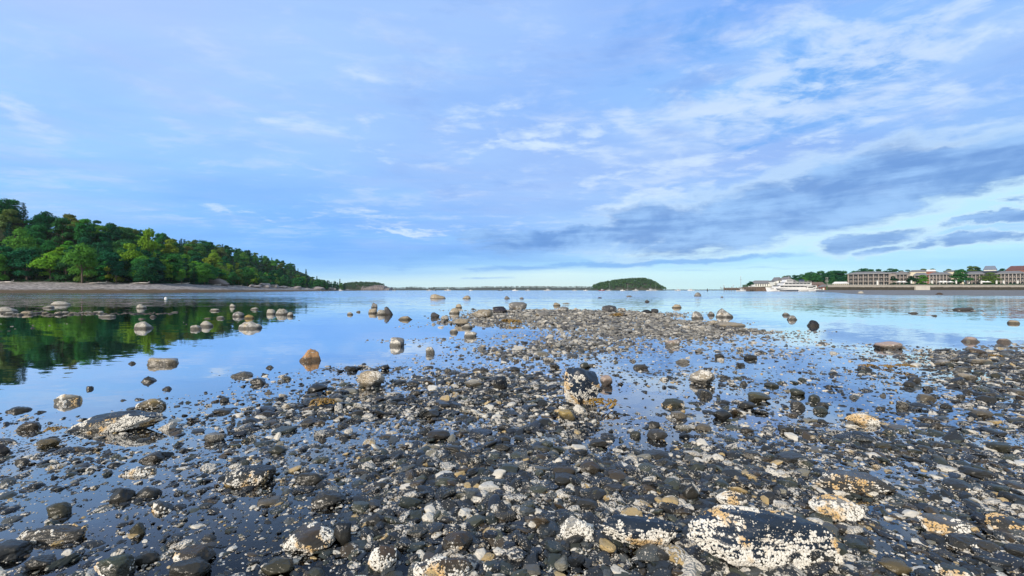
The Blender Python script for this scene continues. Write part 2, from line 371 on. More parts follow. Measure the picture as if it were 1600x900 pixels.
def m_bed():
    m, g, out = material('gravel_bed'); P = pos(g); x, y, z = g.xyz(P)
    v = g.voro(P, 60.0); vc, v1, v2 = g.xyz(g.voro(P, 60.0, color=True)); n = g.noise(P, 3.0, 5)
    grain = g.ramp(vc, [(0,(.018,.024,.032)),(.3,(.035,.045,.052)),(.5,(.028,.03,.034)),(.64,(.07,.08,.075)),(.76,(.13,.125,.11)),(.84,(.34,.29,.20)),(.89,(.66,.63,.57))], 'CONSTANT')
    grain = g.mix(g.step(v, .25, .62) * .8, grain, (.010, .012, .015))
    silt = g.mix(n, (.075, .10, .115), (.16, .19, .20))
    deep = g.step(z, -0.10, -0.45)
    c = g.mix(g.step(z, -0.02, -0.08) * .6, grain, silt)
    c = g.mix(deep, c, g.mix(n, (.010, .022, .026), (.022, .040, .042)))
    principled(g, out, c, .45, v, .8, .012, spec=.4); return m
M_WATER, M_BED = m_water(), m_bed()
def m_leaf(name, trans=.3):
    m, g, out = material(name); P = pos(g); oi = g.node('ShaderNodeObjectInfo')
    base = X(g, oi.outputs['Color']); n = g.noise(P, .45, 3); n2 = g.noise(P, 2.3, 2)
    k = 0.30 + n * 0.85 + n2 * 0.65
    c = g.vmath('SCALE', base, scale=k)
    df = g.node('ShaderNodeBsdfDiffuse'); g.put(df.inputs[0], c); tl = g.node('ShaderNodeBsdfTranslucent'); g.put(tl.inputs[0], c)
    mx = g.node('ShaderNodeMixShader'); mx.inputs[0].default_value = trans; g.l.new(df.outputs[0], mx.inputs[1]); g.l.new(tl.outputs[0], mx.inputs[2])
    g.l.new(mx.outputs[0], out.inputs[0]); return m
M_LEAF = m_leaf('foliage'); M_NEEDLE = m_leaf('needles', .1)
M_BARK = simple('bark', (.11, .085, .065), .9, .4, 3)
def m_hill():
    m, g, out = material('island_ground'); P = pos(g); x, y, z = g.xyz(P)
    n = g.noise(P, .25, 6, .65); n2 = g.noise(P, 1.6, 5, .7)
    zz = z + (n - .5) * 1.6
    n3 = g.noise(g.vmath('MULTIPLY', P, (1.0, 1.0, 3.0)), .8, 7, .75)
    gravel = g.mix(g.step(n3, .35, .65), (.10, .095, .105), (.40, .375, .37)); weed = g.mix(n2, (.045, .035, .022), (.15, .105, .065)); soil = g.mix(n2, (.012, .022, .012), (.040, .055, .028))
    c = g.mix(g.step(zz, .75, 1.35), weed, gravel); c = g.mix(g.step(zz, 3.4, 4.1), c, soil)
    principled(g, out, c, .9, n2, 1.0, .3, spec=.2); return m
M_HILL = m_hill()
def m_mud():
    m, g, out = material('mudflat'); P = pos(g); n = g.noise(P, .2, 6, .65); n2 = g.noise(P, 2.2, 5, .7)
    n3 = g.noise(g.vmath('MULTIPLY', P, (.15, 1.0, 1.0)), .35, 6, .7)
    c = g.mix(g.step(n3, .38, .62), g.mix(g.step(n2, .3, .7), (.035, .03, .028), (.14, .125, .11)), g.mix(g.step(n2, .3, .7), (.10, .09, .085), (.30, .28, .255)))
    principled(g, out, c, .6, n2, 1, .08); return m
M_MUD = m_mud()
M_FARWOOD_GROUND = simple('far_ground', (.05, .055, .035), .9, .5, .02)
def m_cliff():
    m, g, out = material('cliff_rock'); n = g.noise(pos(g), .12, 6, .7)
    principled(g, out, g.mix(n, (.10, .085, .08), (.36, .31, .29)), .9); return m
M_CLIFF = m_cliff()
# ------------------------------------------------------------------ beach layout: how thickly stones lie, in plan
CP = np.array([
(0,560,0),(200,540,0),(400,520,0),(150,600,.01),(300,600,.02),(0,620,.02),(50,665,.45),(150,625,.02),(350,632,.5),(430,605,.5),(480,592,.4),(420,570,.02),(520,600,.75),(550,560,.03),
(600,582,.5),(620,550,.02),(680,558,.32),(650,600,.75),(700,520,.05),(740,532,.4),(760,503,.7),(800,492,.95),(850,488,.95),(900,492,1),(950,500,1),(1000,510,1),(1050,510,.95),(1100,520,.95),
(1150,518,.8),(1185,527,.35),(1210,512,.01),(1170,498,.0),(1000,477,0),(700,480,.0),(850,474,0),(1050,482,0),(900,540,1),(800,550,.85),(950,560,.6),(1000,572,.34),(1050,562,.26),(1100,545,.48),
(1100,572,.28),(1000,622,.20),(970,602,.34),(1080,612,.26),(1150,600,.42),(1200,552,.42),(1250,542,.32),(1300,547,.35),(1300,582,.36),(1400,562,.6),(1350,528,.03),(1500,530,.03),(1500,562,.9),
(1590,562,.95),(1450,582,.5),(1500,602,.6),(1400,602,.5),(1300,622,.48),(1250,642,.5),(1580,602,.78),(1550,642,.82),(1450,642,.7),(1400,518,0),(1590,515,0),(1300,500,0),
(700,600,.9),(800,600,.95),(870,642,.85),(800,662,.85),(600,642,.85),(700,652,.85),(640,672,.72),(550,662,.68),(450,642,.72),(480,692,.62),(400,682,.72),(300,682,.6),(300,642,.32),
(220,692,.28),(100,692,.62),(30,692,.6),(100,742,.6),(50,802,.58),(200,782,.6),(150,852,.66),(300,742,.72),(350,802,.7),(300,872,.74),(450,762,.9),(600,722,.92),(700,722,1),(800,762,1),
(600,802,.9),(500,852,.8),(750,872,1),(900,802,1),(1000,742,.92),(960,692,.6),(1030,692,.6),(900,702,.75),(1100,702,.92),(1100,802,1),(1200,752,.95),(1150,652,.6),(1080,662,.6),(1250,692,.78),
(1350,702,.78),(1400,742,.62),(1300,762,.85),(1500,702,.82),(1450,802,.8),(1380,832,.65),(1550,782,.85),(1590,852,.85),(1300,852,.95),(800,480,.2),(100,490,0),(300,490,0),(400,480,0),(500,490,0),(560,520,0),(450,552,0),(300,562,0),(20,480,0),(200,475,0),(610,500,0.01),(60,590,0),(60,625,.03),(900,478,.0),(660,490,0),(1250,490,0)], float)
_cy = H * F / (CP[:, 1] - HZ); _cu = (CP[:, 0] - 800) / F; _cl = np.log(_cy)
def density(x, y):
    y = np.asarray(y, float); x = np.asarray(x, float); out = np.empty(len(x))
    yy = np.maximum(y, 1.2); u = np.clip(x / yy, -1.25, 1.25); l = np.log(yy)
    for s in range(0, len(x), 20000):
        e = slice(s, s + 20000)
        d2 = (u[e, None] - _cu) ** 2 + ((l[e, None] - _cl) * 1.15) ** 2 + 4e-4
        w = d2 ** -2.0; out[e] = (w * CP[:, 2]).sum(1) / w.sum(1)
    out *= 1 - np.clip((y - 17.5) / 3.0, 0, 1)
    n = fbm2(x * 1.3, y * 1.3, 4, 3)
    out = np.minimum(out + np.clip((y - 6) / 4, 0, 1) * .18 * (out > .5), 1)
    out = np.where((u < -.35) & (y < 2.6), out * .85, out)
    return np.clip((out + n * .62 * (1 - np.abs(2 * out - 1)) - .10) / .90, 0, 1)
def bed_z(x, y, d=None):
    d = density(x, y) if d is None else d
    n = fbm2(x * 2.1, y * 2.1, 4, 11)
    z = -0.067 + 0.068 * np.sqrt(d) + n * 0.018
    deepen = np.clip(1 - d / .06, 0, 1)
    r = np.hypot(x, y)
    z = z - deepen * (0.10 + np.clip((r - 2) / 12, 0, 1) * .5 + np.clip((r - 20) / 300, 0, 1) * 4)
    return z
def build_ground():
    na, nr = 520, 430
    ang = np.linspace(0, 2 * np.pi, na, endpoint=False)
    # angles packed towards the view
    ang = ang - 0.62 * np.sin(ang)
    rad = np.concatenate([[0.3], np.geomspace(.7, 9500, nr)])
    A, Rr = np.meshgrid(ang, rad, indexing='xy')
    x = (np.sin(A) * Rr).ravel(); y = (np.cos(A) * Rr).ravel()
    d = density(x, y); d[y < -1.0] = .8
    z = bed_z(x, y, d)
    n = len(rad); idx = np.arange(n * na).reshape(n, na)
    f = np.stack([idx[:-1], np.roll(idx, -1, 1)[:-1], np.roll(idx, -1, 1)[1:], idx[1:]], -1).reshape(-1, 4)[:, ::-1]
    me = npmesh('ground', np.stack([x, y, z], 1), f)
    cap = bmesh.new(); cap.from_mesh(me); cap.verts.ensure_lookup_table(); cap.faces.new([cap.verts[i] for i in range(na)]); bmesh.ops.recalc_face_normals(cap, faces=cap.faces[:])
    cap.to_mesh(me); cap.free()
    o = link('ground', me, None, [M_BED], True); o['kind'] = 'structure'
    # water sheet: rings that reach the horizon
    rw = np.geomspace(.5, 9400, 40); aw = np.linspace(0, 2 * np.pi, 64, endpoint=False)
    A, Rr = np.meshgrid(aw, rw); v = np.stack([(np.sin(A) * Rr).ravel(), (np.cos(A) * Rr).ravel(), np.zeros(A.size)], 1)
    idx = np.arange(40 * 64).reshape(40, 64)
    f = np.stack([idx[:-1], np.roll(idx, -1, 1)[:-1], np.roll(idx, -1, 1)[1:], idx[1:]], -1).reshape(-1, 4)[:, ::-1]
    o = link('water', npmesh('water', v, f), None, [M_WATER], True); o['kind'] = 'structure'
build_ground()
# ------------------------------------------------------------------ wooded island on the left
SHORE = [(-1700, 95), (-420, 118), (0, 130), (150, 134), (300, 146), (380, 178), (430, 235), (470, 310), (505, 430), (526, 540), (543, 640), (556, 690)]
SKYL = [(-420,250),(-100,300),(0,306),(20,314),(40,312),(60,325),(100,330),(120,343),(140,340),(180,350),(215,357),(240,360),(270,373),(310,374),(350,382),(380,389),(420,401),(450,409),(480,420),(500,426),(520,432),(533,439),(541,446),(550,451)]
def skyline(px): return np.interp(px, [p[0] for p in SKYL], [p[1] for p in SKYL])
pts = np.array([(wx(p, y), y) for p, y in SHORE])
seg = np.r_[0, np.cumsum(np.hypot(*np.diff(pts, axis=0).T))]; LEN = seg[-1]
def shore(t):
    t = np.asarray(t, float); ts = np.clip(t, 0, LEN)
    e = 18.0
    def P(q): q = np.clip(q, 0, LEN); return np.stack([np.interp(q, seg, pts[:, 0]), np.interp(q, seg, pts[:, 1])], -1)
    sm = (P(ts - e) + P(ts) * 2 + P(ts + e)) / 4
    tg = P(ts + e) - P(ts - e); tg = tg / np.maximum(np.linalg.norm(tg, axis=-1, keepdims=True), 1e-6)
    nrm = np.stack([-tg[..., 1], tg[..., 0]], -1)       # inland: left of the walking direction
    return sm, nrm
BACK = [(560, 760), (545, 860), (480, 900), (250, 860), (-100, 700), (-500, 420), (-800, 200)]
POLY = np.concatenate([shore(np.linspace(0, LEN, 160))[0], np.array([(wx(p, y), y) for p, y in BACK])])
def shore_dist(x, y):                       # signed distance inland from the island's shoreline
    P = np.stack([np.asarray(x, float), np.asarray(y, float)], -1); A = POLY; B = np.roll(POLY, -1, 0); out = np.empty(len(P))
    for k in range(0, len(P), 4000):
        q = P[k:k + 4000, None, :]; ab = B - A; tt = np.clip(((q - A) * ab).sum(-1) / np.maximum((ab * ab).sum(-1), 1e-9), 0, 1)
        dd = np.linalg.norm(q - (A + ab * tt[..., None]), axis=-1).min(1)
        c = (A[:, 1] > q[..., 1]) != (B[:, 1] > q[..., 1]); xi = A[:, 0] + (q[..., 1] - A[:, 1]) / np.where(B[:, 1] == A[:, 1], 1e-9, B[:, 1] - A[:, 1]) * ab[:, 0]
        out[k:k + 4000] = np.where((c & (q[..., 0] < xi)).sum(1) % 2 == 1, dd, -dd)
    return out
def island_z(x, y, d=None):
    d = shore_dist(x, y) if d is None else d; px = 800 + F * x / np.maximum(y, 20)
    cap = np.clip(H + (HZ - skyline(px)) / F * np.maximum(y, 20) - 10.5, 2.0, 42)
    z = np.interp(d, [-40, -8, 0, 9, 25], [-3, -.7, 0, 1.0, 3.3]); up = np.clip((d - 25) / 58, 0, 1); up = up * up * (3 - 2 * up) * .5 + up * .5
    return -np.maximum(d - 84, 0) * .32 * (np.minimum(d, 170) > 0) * np.clip(cap / 12, 0, 1) * (d < 200) + np.where(d > 25, np.minimum(3.3, cap + 1) + (cap - np.minimum(3.3, cap + 1)) * up, z)
def build_island():
    gx = np.arange(-520, -70, 2.6); gy = np.concatenate([np.arange(84, 260, 2.0), np.arange(260, 960, 5.0)]); Xg, Yg = np.meshgrid(gx, gy, indexing='ij'); x, y = Xg.ravel(), Yg.ravel()
    d = shore_dist(x, y) + fbm2(x * .06, y * .06, 4, 5) * 3.0
    z = island_z(x, y, d) + fbm2(x * .3, y * .3, 4, 9) * np.interp(d, [-10, 2, 25, 40], [.1, .35, .4, .4])
    idx = np.arange(x.size).reshape(Xg.shape); f = np.stack([idx[:-1, :-1], idx[1:, :-1], idx[1:, 1:], idx[:-1, 1:]], -1).reshape(-1, 4)
    f = f[(d[f] > -42).any(1)]; us, inv = np.unique(f, return_inverse=True)
    o = link('hillside', npmesh('hillside', np.stack([x, y, z], 1)[us], inv.reshape(-1, 4)), None, [M_HILL], True); o['kind'] = 'structure'
build_island()
# ------------------------------------------------------------------ trees
def leaf_quads(C, Nrm, size, seed):
    r = np.random.default_rng(seed); n = len(C)
    Nrm = Nrm / np.maximum(np.linalg.norm(Nrm, axis=1, keepdims=True), 1e-6)
    a = np.cross(Nrm, r.normal(size=(n, 3))); a /= np.maximum(np.linalg.norm(a, axis=1, keepdims=True), 1e-6); b = np.cross(Nrm, a)
    s = (size * r.uniform(.6, 1.3, n))[:, None]; s2 = s * r.uniform(.55, .9, n)[:, None]
    j = lambda: 1 + r.uniform(-.3, .3, (n, 1))
    bend = Nrm * s * .25
    v = np.stack([C - a * s * j() - bend, C - b * s2 * j(), C + a * s * j() - bend, C + b * s2 * j()], 1).reshape(-1, 3)
    return v, np.arange(n * 4).reshape(n, 4)
def broadleaf(seed, h=13.0, w=9.0, n=4300, leaf=.35, low=.18):
    r = np.random.default_rng(seed); lobes = []
    for k in range(11):
        f = r.uniform(0, 1); zz = h * (low + .10 + f * (.82 - low)); rad = w * .5 * (1 - abs(f - .38) ** 1.5 * 1.1) * r.uniform(.35, .75)
        a = k * 2.4 + r.uniform(-.5, .5); lobes.append((rad * math.cos(a), rad * math.sin(a), zz, w * r.uniform(.17, .27)))
    lobes.append((0, 0, h * .86, w * .20)); lobes.append((0, 0, h * .6, w * .3))
    C, Nn = [], []
    wt = np.array([l[3] ** 2 for l in lobes]); cnt = (wt / wt.sum() * n).astype(int)
    for (x, y, z, q), c in zip(lobes, cnt):
        d = r.normal(size=(c, 3)); d /= np.linalg.norm(d, axis=1, keepdims=True)
        d[:, 2] = np.where(d[:, 2] < -.35, -d[:, 2] * .6, d[:, 2])
        rr = q * r.uniform(.72, 1.08, (c, 1)) * (1 + .18 * vnoise(d * 2.3 + seed, seed)[:, None])
        C.append(np.array([x, y, z]) + d * rr * np.array([1, 1, .78])); Nn.append(d + r.normal(size=(c, 3)) * .45 + np.array([0, 0, .45]))
    v, f = leaf_quads(np.concatenate(C), np.concatenate(Nn), leaf, seed)
    tk = MB(); top = Vector((0, 0, h * .62)); tk.tube((0, 0, -.6), top, w * .028, w * .012, 7)
    for (x, y, z, q) in lobes[:7]: tk.tube((0, 0, z * .55), (x * .85, y * .85, z), w * .011, w * .004, 5)
    return npmesh('crown', v, f), tk
def conifer(seed, h=14.0, w=5.0, n=1900, leaf=.30):
    r = np.random.default_rng(seed); C, Nn = [], []
    tiers = 15
    for k in range(tiers):
        f = k / (tiers - 1); z0 = h * (.12 + .86 * f); rad = w * .5 * (1 - f) ** .85 * r.uniform(.8, 1.1) + .08
        nb = max(3, int(9 * (1 - f)) + 2)
        for b in range(nb):
            a = b * 2 * math.pi / nb + r.uniform(-.35, .35) + k; L = rad * r.uniform(.7, 1.15); c = max(3, int(n / tiers / nb * (1.5 - f)))
            u = np.sqrt(r.uniform(0, 1, c)); side = r.normal(size=c) * .13 * w * .5
            x = math.cos(a) * L * u - math.sin(a) * side; y = math.sin(a) * L * u + math.cos(a) * side; z = z0 - u * L * .32 + r.normal(size=c) * .12
            C.append(np.stack([x, y, z], 1)); Nn.append(np.stack([np.cos(a) * np.ones(c) * .6, np.sin(a) * np.ones(c) * .6, np.ones(c)], 1) + r.normal(size=(c, 3)) * .4)
    v, f = leaf_quads(np.concatenate(C), np.concatenate(Nn), leaf, seed)
    tk = MB(); tk.tube((0, 0, -.6), (0, 0, h * .97), .2, .03, 7)
    return npmesh('crown', v, f), tk
def tree_proto(me_tk, name, mat):
    me, tk = me_tk; root = empty(name, (0, 0, 0))
    cr = link('crown', me, root, [mat]); tk.build('trunk', M_BARK, root); return root
PB = [tree_proto(broadleaf(20 + k, 13, 9.5 + (k % 3) * 1.2, low=.02 + .03 * (k % 3)), 'broadleaf_tree', M_LEAF) for k in range(6)]
PC = [tree_proto(conifer(60 + k, 14, 5.0 + .6 * k), 'conifer_tree', M_NEEDLE) for k in range(3)]
used = set()
def plant(proto, h0, loc, h, wide, color, label, cat, group, rz=None):
    o = copy_tree(proto) if proto in used else proto
    used.add(proto); s = h / h0
    o.location = loc; o.scale = (s * wide, s * wide, s); o.rotation_euler = (0, 0, random.uniform(0, 6.28) if rz is None else rz)
    for c in o.children:
        if c.name.startswith('crown'): c.color = (*color, 1)
    return tag(o, label, cat, group)
TONES = {'dark green': (.018, .100, .046), 'mid green': (.038, .150, .046), 'fresh green': (.090, .240, .042), 'yellow-green': (.16, .30, .035), 'olive green': (.11, .18, .05)}
def section(px):
    for lim, s in ((60, 'by the left edge'), (130, 'left of bright tree'), (200, 'above the bright tree'), (262, 'left of white log'),
                   (310, 'above the white log'), (360, 'above the scree bank'), (420, 'above the shore ledges'), (470, 'right of shore ledges'), (515, 'near the far point')):
        if px < lim: return s
    return 'at the point tip'
def plant_island():
    objs = []; r = random.Random(5)
    rows = [(28, 'at the hill foot', 6.6), (35, 'low on the hill', 7.2), (44, 'halfway up the hill', 7.6), (56, 'high on the hill', 8.2), (70, 'high on the hill', 8.6), (82, 'on the hill skyline', 8.4), (93, 'on the hill skyline', 10.0), (11, 'at the hill foot', 6.0), (19, 'at the hill foot', 6.0)]
    for s0, where, sp in rows:
        t = 5.0 if s0 > 25 else LEN - 215
        while t < LEN - 6:
            p, n = shore(np.array(t)); ss = s0 + r.uniform(-3, 3); q = p + n * ss
            x, y = float(q[0]), float(q[1]); px = 800 + F * x / y
            step = sp * ((1 if y < 230 else 1.6 if y < 400 else 2.6) if s0 > 25 else 1.5) * r.uniform(.75, 1.25); t += step
            if px < -60 or px > 547: continue
            dd = float(shore_dist(np.array([x]), np.array([y]))[0])
            if dd < (22 if px < 470 else 9) or (px < 470 and dd < s0 - 9): continue
            z = float(island_z(np.array([x]), np.array([y]))[0]) - .3
            ztop = float(wz(skyline(px), y)); room = ztop - z
            if room < 1.8: continue
            con = r.random() < (.12 if px < 200 else .2 if px < 420 else .42) and s0 != 29 or (px > 480 and r.random() < .5)
            hh = min(r.uniform(10, 14), room * r.uniform(.95, 1.02)) if s0 > 60 else min(r.uniform(8, 12.5), room * .96)
            if con: tone = 'dark green'; col = tuple(c * r.uniform(.85, 1.3) for c in (.014, .068, .040))
            else:
                wts = [4, 4, 1.6, .5, .6] if px < 240 else [2, 4, 3.2, 1.4, 1.2] if px < 420 else [3, 4, 1.5, .2, 1.5]
                if s0 > 70: wts = [4, 3, .8, .2, 3]
                tone = r.choices(list(TONES), wts)[0]; col = tuple(c * r.uniform(.85, 1.2) for c in TONES[tone])
            proto = r.choice(PC) if con else r.choice(PB)
            kind = 'conifer' if con else 'broadleaf tree'
            o = plant(proto, 14 if con else 13, (x, y, z), hh, r.uniform(.85, 1.15) if not con else r.uniform(.95, 1.35), col,
                      f'{tone} {kind} {where} {section(px)}', 'tree', 'trees of the wooded island', r.uniform(0, 6.28))
            objs.append(o)
    # the trees the photo picks out
    for px, y, base, top, wide, tone, label in (
        (128, 150, 440, 380, 0.83, 'fresh green', 'brightest fresh green tree with layered boughs overhanging the island beach'),
        (205, 165, 440, 378, 0.72, 'yellow-green', 'tall pale yellow-green tree rising over the middle of the dark wood'),
        (233, 178, 425, 358, 0.58, 'yellow-green', 'yellow-green tree breaking the skyline beside darker crowns'),
        (32, 165, 420, 355, 0.65, 'fresh green', 'fresh green tree with tall narrow crown amid dark left wood'),
        (284, 172, 443, 420, 0.94, 'fresh green', 'low fresh green bushy tree right behind the white driftwood log'),
        (100, 160, 445, 405, 1.0, 'mid green', 'rounded mid green tree leaning over the beach by a dark hollow')):
        x = wx(px, y); objs.append(plant(PB[len(objs) % 6], 13, (x, y, wz(base, y)), wz(top, y) - wz(base, y), wide, TONES[tone], label, 'tree', 'trees of the wooded island'))
    x = wx(531, 690); objs.append(plant(PC[0], 14, (x, 690, float(island_z(np.array([x]), np.array([690.0]))[0])), wz(436, 690) - 3, 1.0, (.02, .05, .03), 'lone pointed spruce standing above the tip of the island', 'tree', 'trees of the wooded island'))
    uniquify(objs); return objs
plant_island()
def undergrowth():
    r = np.random.default_rng(12); n = 34000; t = r.uniform(5, LEN - 8, n); s_ = 27 + 75 * r.uniform(0, 1, n) ** 1.2; p, nn = shore(t); q = p + nn * s_[:, None]
    dd = shore_dist(q[:, 0], q[:, 1]); ok = dd > 25; q, dd = q[ok], dd[ok]; n = len(q)
    z = island_z(q[:, 0], q[:, 1], dd) + r.uniform(.1, 1.9, n) * np.clip((dd - 26) / 8, .2, 1); nr = r.normal(size=(n, 3)) * .6 + np.array([0, 0, 1.0])
    v, f = leaf_quads(np.stack([q[:, 0], q[:, 1], z], 1), nr, .55, 5); o = link('undergrowth', npmesh('undergrowth', v, f), None, [M_LEAF]); o.color = (.022, .07, .030, 1)
    o['kind'] = 'stuff'; tag(o, 'dark green undergrowth between the trees of the wooded island', 'undergrowth')
undergrowth()
# ------------------------------------------------------------------ driftwood and shore ledges on the island beach
M_DRIFT = simple('driftwood', (.52, .49, .45), .85, .25, 2)
def island_at(px, s):
    ts = np.linspace(0, LEN, 400); p, n = shore(ts); q = p + n * s; pp = 800 + F * q[:, 0] / q[:, 1]; i = int(np.argmin(np.abs(pp - px)))
    return q[i, 0], q[i, 1], float(island_z(q[i:i+1, 0], q[i:i+1, 1])[0])
for px, s, L, r0, ang, label in ((283, 22, 5.6, .28, .05, 'long white driftwood log with upturned root on the island beach'), (337, 21, 5.0, .25, -.1, 'pale driftwood log below the bare scree bank'),
        (368, 20, 6.0, .22, .08, 'thin pale driftwood trunk left of the grey shore ledges'), (215, 23, 6.5, .18, .03, 'slender grey driftwood pole under the dark middle wood'),
        (10, 24, 5, .2, .1, 'short pale driftwood log at the left edge of the beach'), (150, 23.5, 6, .16, -.05, 'grey weathered driftwood pole below the brightest shore tree'), (445, 20, 7, .25, .1, 'pale driftwood log right of the grey shore ledges')):
    x, y, z = island_at(px, s); m = MB(); a = Vector((-L / 2, 0, r0)); b = Vector((L / 2, L * ang, r0 * 1.2 + .15)); mid = a.lerp(b, .55) + Vector((0, 0, .12))
    m.tube(a, mid, r0 * .55, r0 * .85, 8); m.tube(mid, b, r0 * .85, r0, 8)
    for k in range(4):
        q = Vector((random.uniform(.1, .6), random.uniform(-.6, .6), random.uniform(.1, .9))); m.tube(b, b + q, r0 * .5, r0 * .12, 6)
    o = m.build('driftwood_log', M_DRIFT, None, smooth=True); o.location = (x, y, z + .15); tag(o, label, 'driftwood', 'driftwood on the island beach')
# ------------------------------------------------------------------ rocks
_ICO = {}
def ico(sub):
    if sub not in _ICO:
        b = bmesh.new(); bmesh.ops.create_icosphere(b, subdivisions=sub, radius=1.0); b.verts.ensure_lookup_table()
        _ICO[sub] = (np.array([v.co for v in b.verts]), np.array([[v.index for v in f.verts] for f in b.faces])); b.free()
    return _ICO[sub]
def rock_mesh(name, shape, dims, seed, sub=4, rough=1.0):
    """unit direction -> faceted, noisy stone with its base flattened; dims are full width, depth, height"""
    d, f = ico(sub); d = d.copy(); r = np.random.default_rng(seed)
    nf = {'round': 0, 'block': 8, 'slab': 9, 'wedge': 7, 'jag': 12}[shape]
    soft = {'round': 1, 'block': 26, 'slab': 22, 'wedge': 24, 'jag': 30}[shape]
    rad = np.ones(len(d))
    if nf:
        nn = r.normal(size=(nf, 3)); nn /= np.linalg.norm(nn, axis=1, keepdims=True)
        if shape == 'block': nn = np.concatenate([np.array([[1,.1,.05],[-1,.1,.1],[.1,1,.1],[0,-1,.12],[.05,.1,1],[.5,-.5,.7]]) + r.normal(size=(6,3)) * .16, nn[:4]])
        if shape == 'slab': nn = np.concatenate([np.array([[0,.1,1],[.1,0,-1],[.9,.4,.1],[-.9,.3,.2],[.2,-1,.2]]) + r.normal(size=(5,3)) * .14, nn[:5]])
        if shape == 'wedge': nn = np.concatenate([np.array([[.8,.1,.7],[-.9,.1,.35],[0,-1,.25]]) + r.normal(size=(3,3)) * .12, nn[:5]])
        nn /= np.linalg.norm(nn, axis=1, keepdims=True); c = r.uniform(.62, .92, len(nn))
        q = np.maximum(d @ nn.T / c, 0); rad = 1.0 / np.maximum((q ** soft).sum(1), .25) ** (1 / soft)
        rad = np.minimum(rad, 1.35)
    else: rad = 1 / (np.abs(d) ** 2.5).sum(1) ** (1 / 2.5)
    p = d * rad[:, None]
    ch = r.normal(size=(26 if nf else 20, 3)); ch /= np.linalg.norm(ch, axis=1, keepdims=True); cc = r.uniform(.80, 1.0, len(ch)) if nf else r.uniform(.78, 1.0, len(ch))
    pn = p / np.maximum(np.abs(p).max(), 1e-6)
    lim = (cc / np.maximum(pn @ ch.T, 1e-3)).min(1); p *= np.minimum(1, lim)[:, None]
    p *= (1 + (.14 if nf == 0 else .10) * rough * fbm(d * 1.7 + seed * 3.1, 3, seed))[:, None]
    p *= (1 + .055 * rough * fbm(d * 6 + seed, 4, seed + 50, .6))[:, None]
    p *= (1 - .07 * rough * np.clip(.25 - np.abs(fbm(d * np.array([2.2, 2.2, 4.5]) + seed * 1.3, 3, seed + 80)), 0, 1) / .25 * (.5 if nf == 0 else 1))[:, None]
    if shape == 'jag': p *= (1 + .10 * np.abs(fbm(d * 4 + seed, 3, seed + 9)))[:, None]
    lo, hi = p.min(0), p.max(0); p = (p - (lo + hi) / 2) / (hi - lo)
    p *= np.array(dims); 
    return npmesh(name, p, f)
CK = {'slate': (.013,.017,.024), 'blue': (.014,.023,.040), 'green': (.045,.060,.045), 'olive': (.075,.072,.032), 'brown': (.060,.042,.030), 'tan': (.30,.25,.18), 'pale': (.33,.31,.27), 'grey': (.17,.165,.16), 'dgrey': (.055,.056,.062),
      'pink': (.30,.225,.19), 'orange': (.36,.20,.09), 'ochre': (.26,.19,.07), 'purple': (.022,.021,.036), 'teal': (.045,.078,.070)}
seedc = [100]
ROCKS = []
def m_barn():
    m, g, out = material('barnacle_shell'); P = pos(g); n = g.noise(P, 7.0, 3, .6); n2 = g.noise(P, 150.0, 2)
    c = g.mix(g.step(n, .50, .58), (.74, .72, .67), (.60, .40, .17)); c = g.mix(g.step(n2, .35, .65) * .45, c, (.48, .45, .40)); principled(g, out, c, .85, spec=.2); return m
M_BARN = m_barn()
def crust(o, me, dims, barn, seed):
    """raised barnacle cones in clusters over the flanks of a near stone"""
    r = np.random.default_rng(seed); nv = len(me.vertices); co = np.zeros(nv * 3); me.vertices.foreach_get('co', co); co = co.reshape(-1, 3)
    nt = len(me.polygons); fi = np.zeros(nt * 3, np.int32); me.polygons.foreach_get('vertices', fi); fi = fi.reshape(-1, 3)
    a, b, c = co[fi[:, 0]], co[fi[:, 1]], co[fi[:, 2]]; nn = np.cross(b - a, c - a); ar = np.linalg.norm(nn, axis=1); nn /= np.maximum(ar, 1e-9)[:, None]
    n = int(min(17000, ar.sum() / 2 / 1.4e-5)); k = r.choice(nt, n, p=ar / ar.sum()); u = r.uniform(0, 1, (n, 2)); fl = u.sum(1) > 1; u[fl] = 1 - u[fl]
    p = a[k] + (b - a)[k] * u[:, :1] + (c - a)[k] * u[:, 1:]; nr = nn[k]; wp = p + np.array(o.location)
    s_ = fbm(wp * 9.0, 3, seed) * .62 + fbm(wp * 45, 2, seed + 3) * .5 + (.45 - nr[:, 2]) * .32 - nr[:, 0] * .16 - nr[:, 1] * .10
    if 'large upright' in o['label'] and 'smooth' in o['label']: s_ = s_ - nr[:, 0] * .30 - np.clip(wp[:, 2] / dims[2] - .45, 0, 1) * 1.3 + .10
    keep = (s_ > .62 - barn * .86) & (wp[:, 2] > -.01); keep &= r.uniform(0, 1, n) < np.clip((s_ - (.62 - barn * .86)) / .16, .10, .92); p, nr = p[keep], nr[keep]; n = len(p)
    if not n: return
    t = np.cross(nr, r.normal(size=(n, 3))); t /= np.linalg.norm(t, axis=1, keepdims=True); bt = np.cross(nr, t); rad = r.uniform(.0015, .0042, n)[:, None] * r.uniform(.7, 1.25, (n, 1)); hh = rad * r.uniform(.4, .9, (n, 1)); rings = []
    for f, z in ((1.0, -.25), (.86, .55), (.42, 1.0), (.22, .6)):
        for q in range(6): an = q * math.pi / 3; rings.append(p + (t * math.cos(an) + bt * math.sin(an)) * rad * f + nr * hh * z)
    v = np.stack(rings, 1).reshape(-1, 3); base = np.arange(n)[:, None] * 24; F_ = []
    for j in range(3):
        for q in range(6): F_.append(np.concatenate([base + j * 6 + q, base + j * 6 + (q + 1) % 6, base + (j + 1) * 6 + (q + 1) % 6, base + (j + 1) * 6 + q], 1))
    cr = link('barnacles', npmesh('barnacles', v, np.concatenate(F_)), o, [M_BARN]); cr['kind'] = 'stuff'
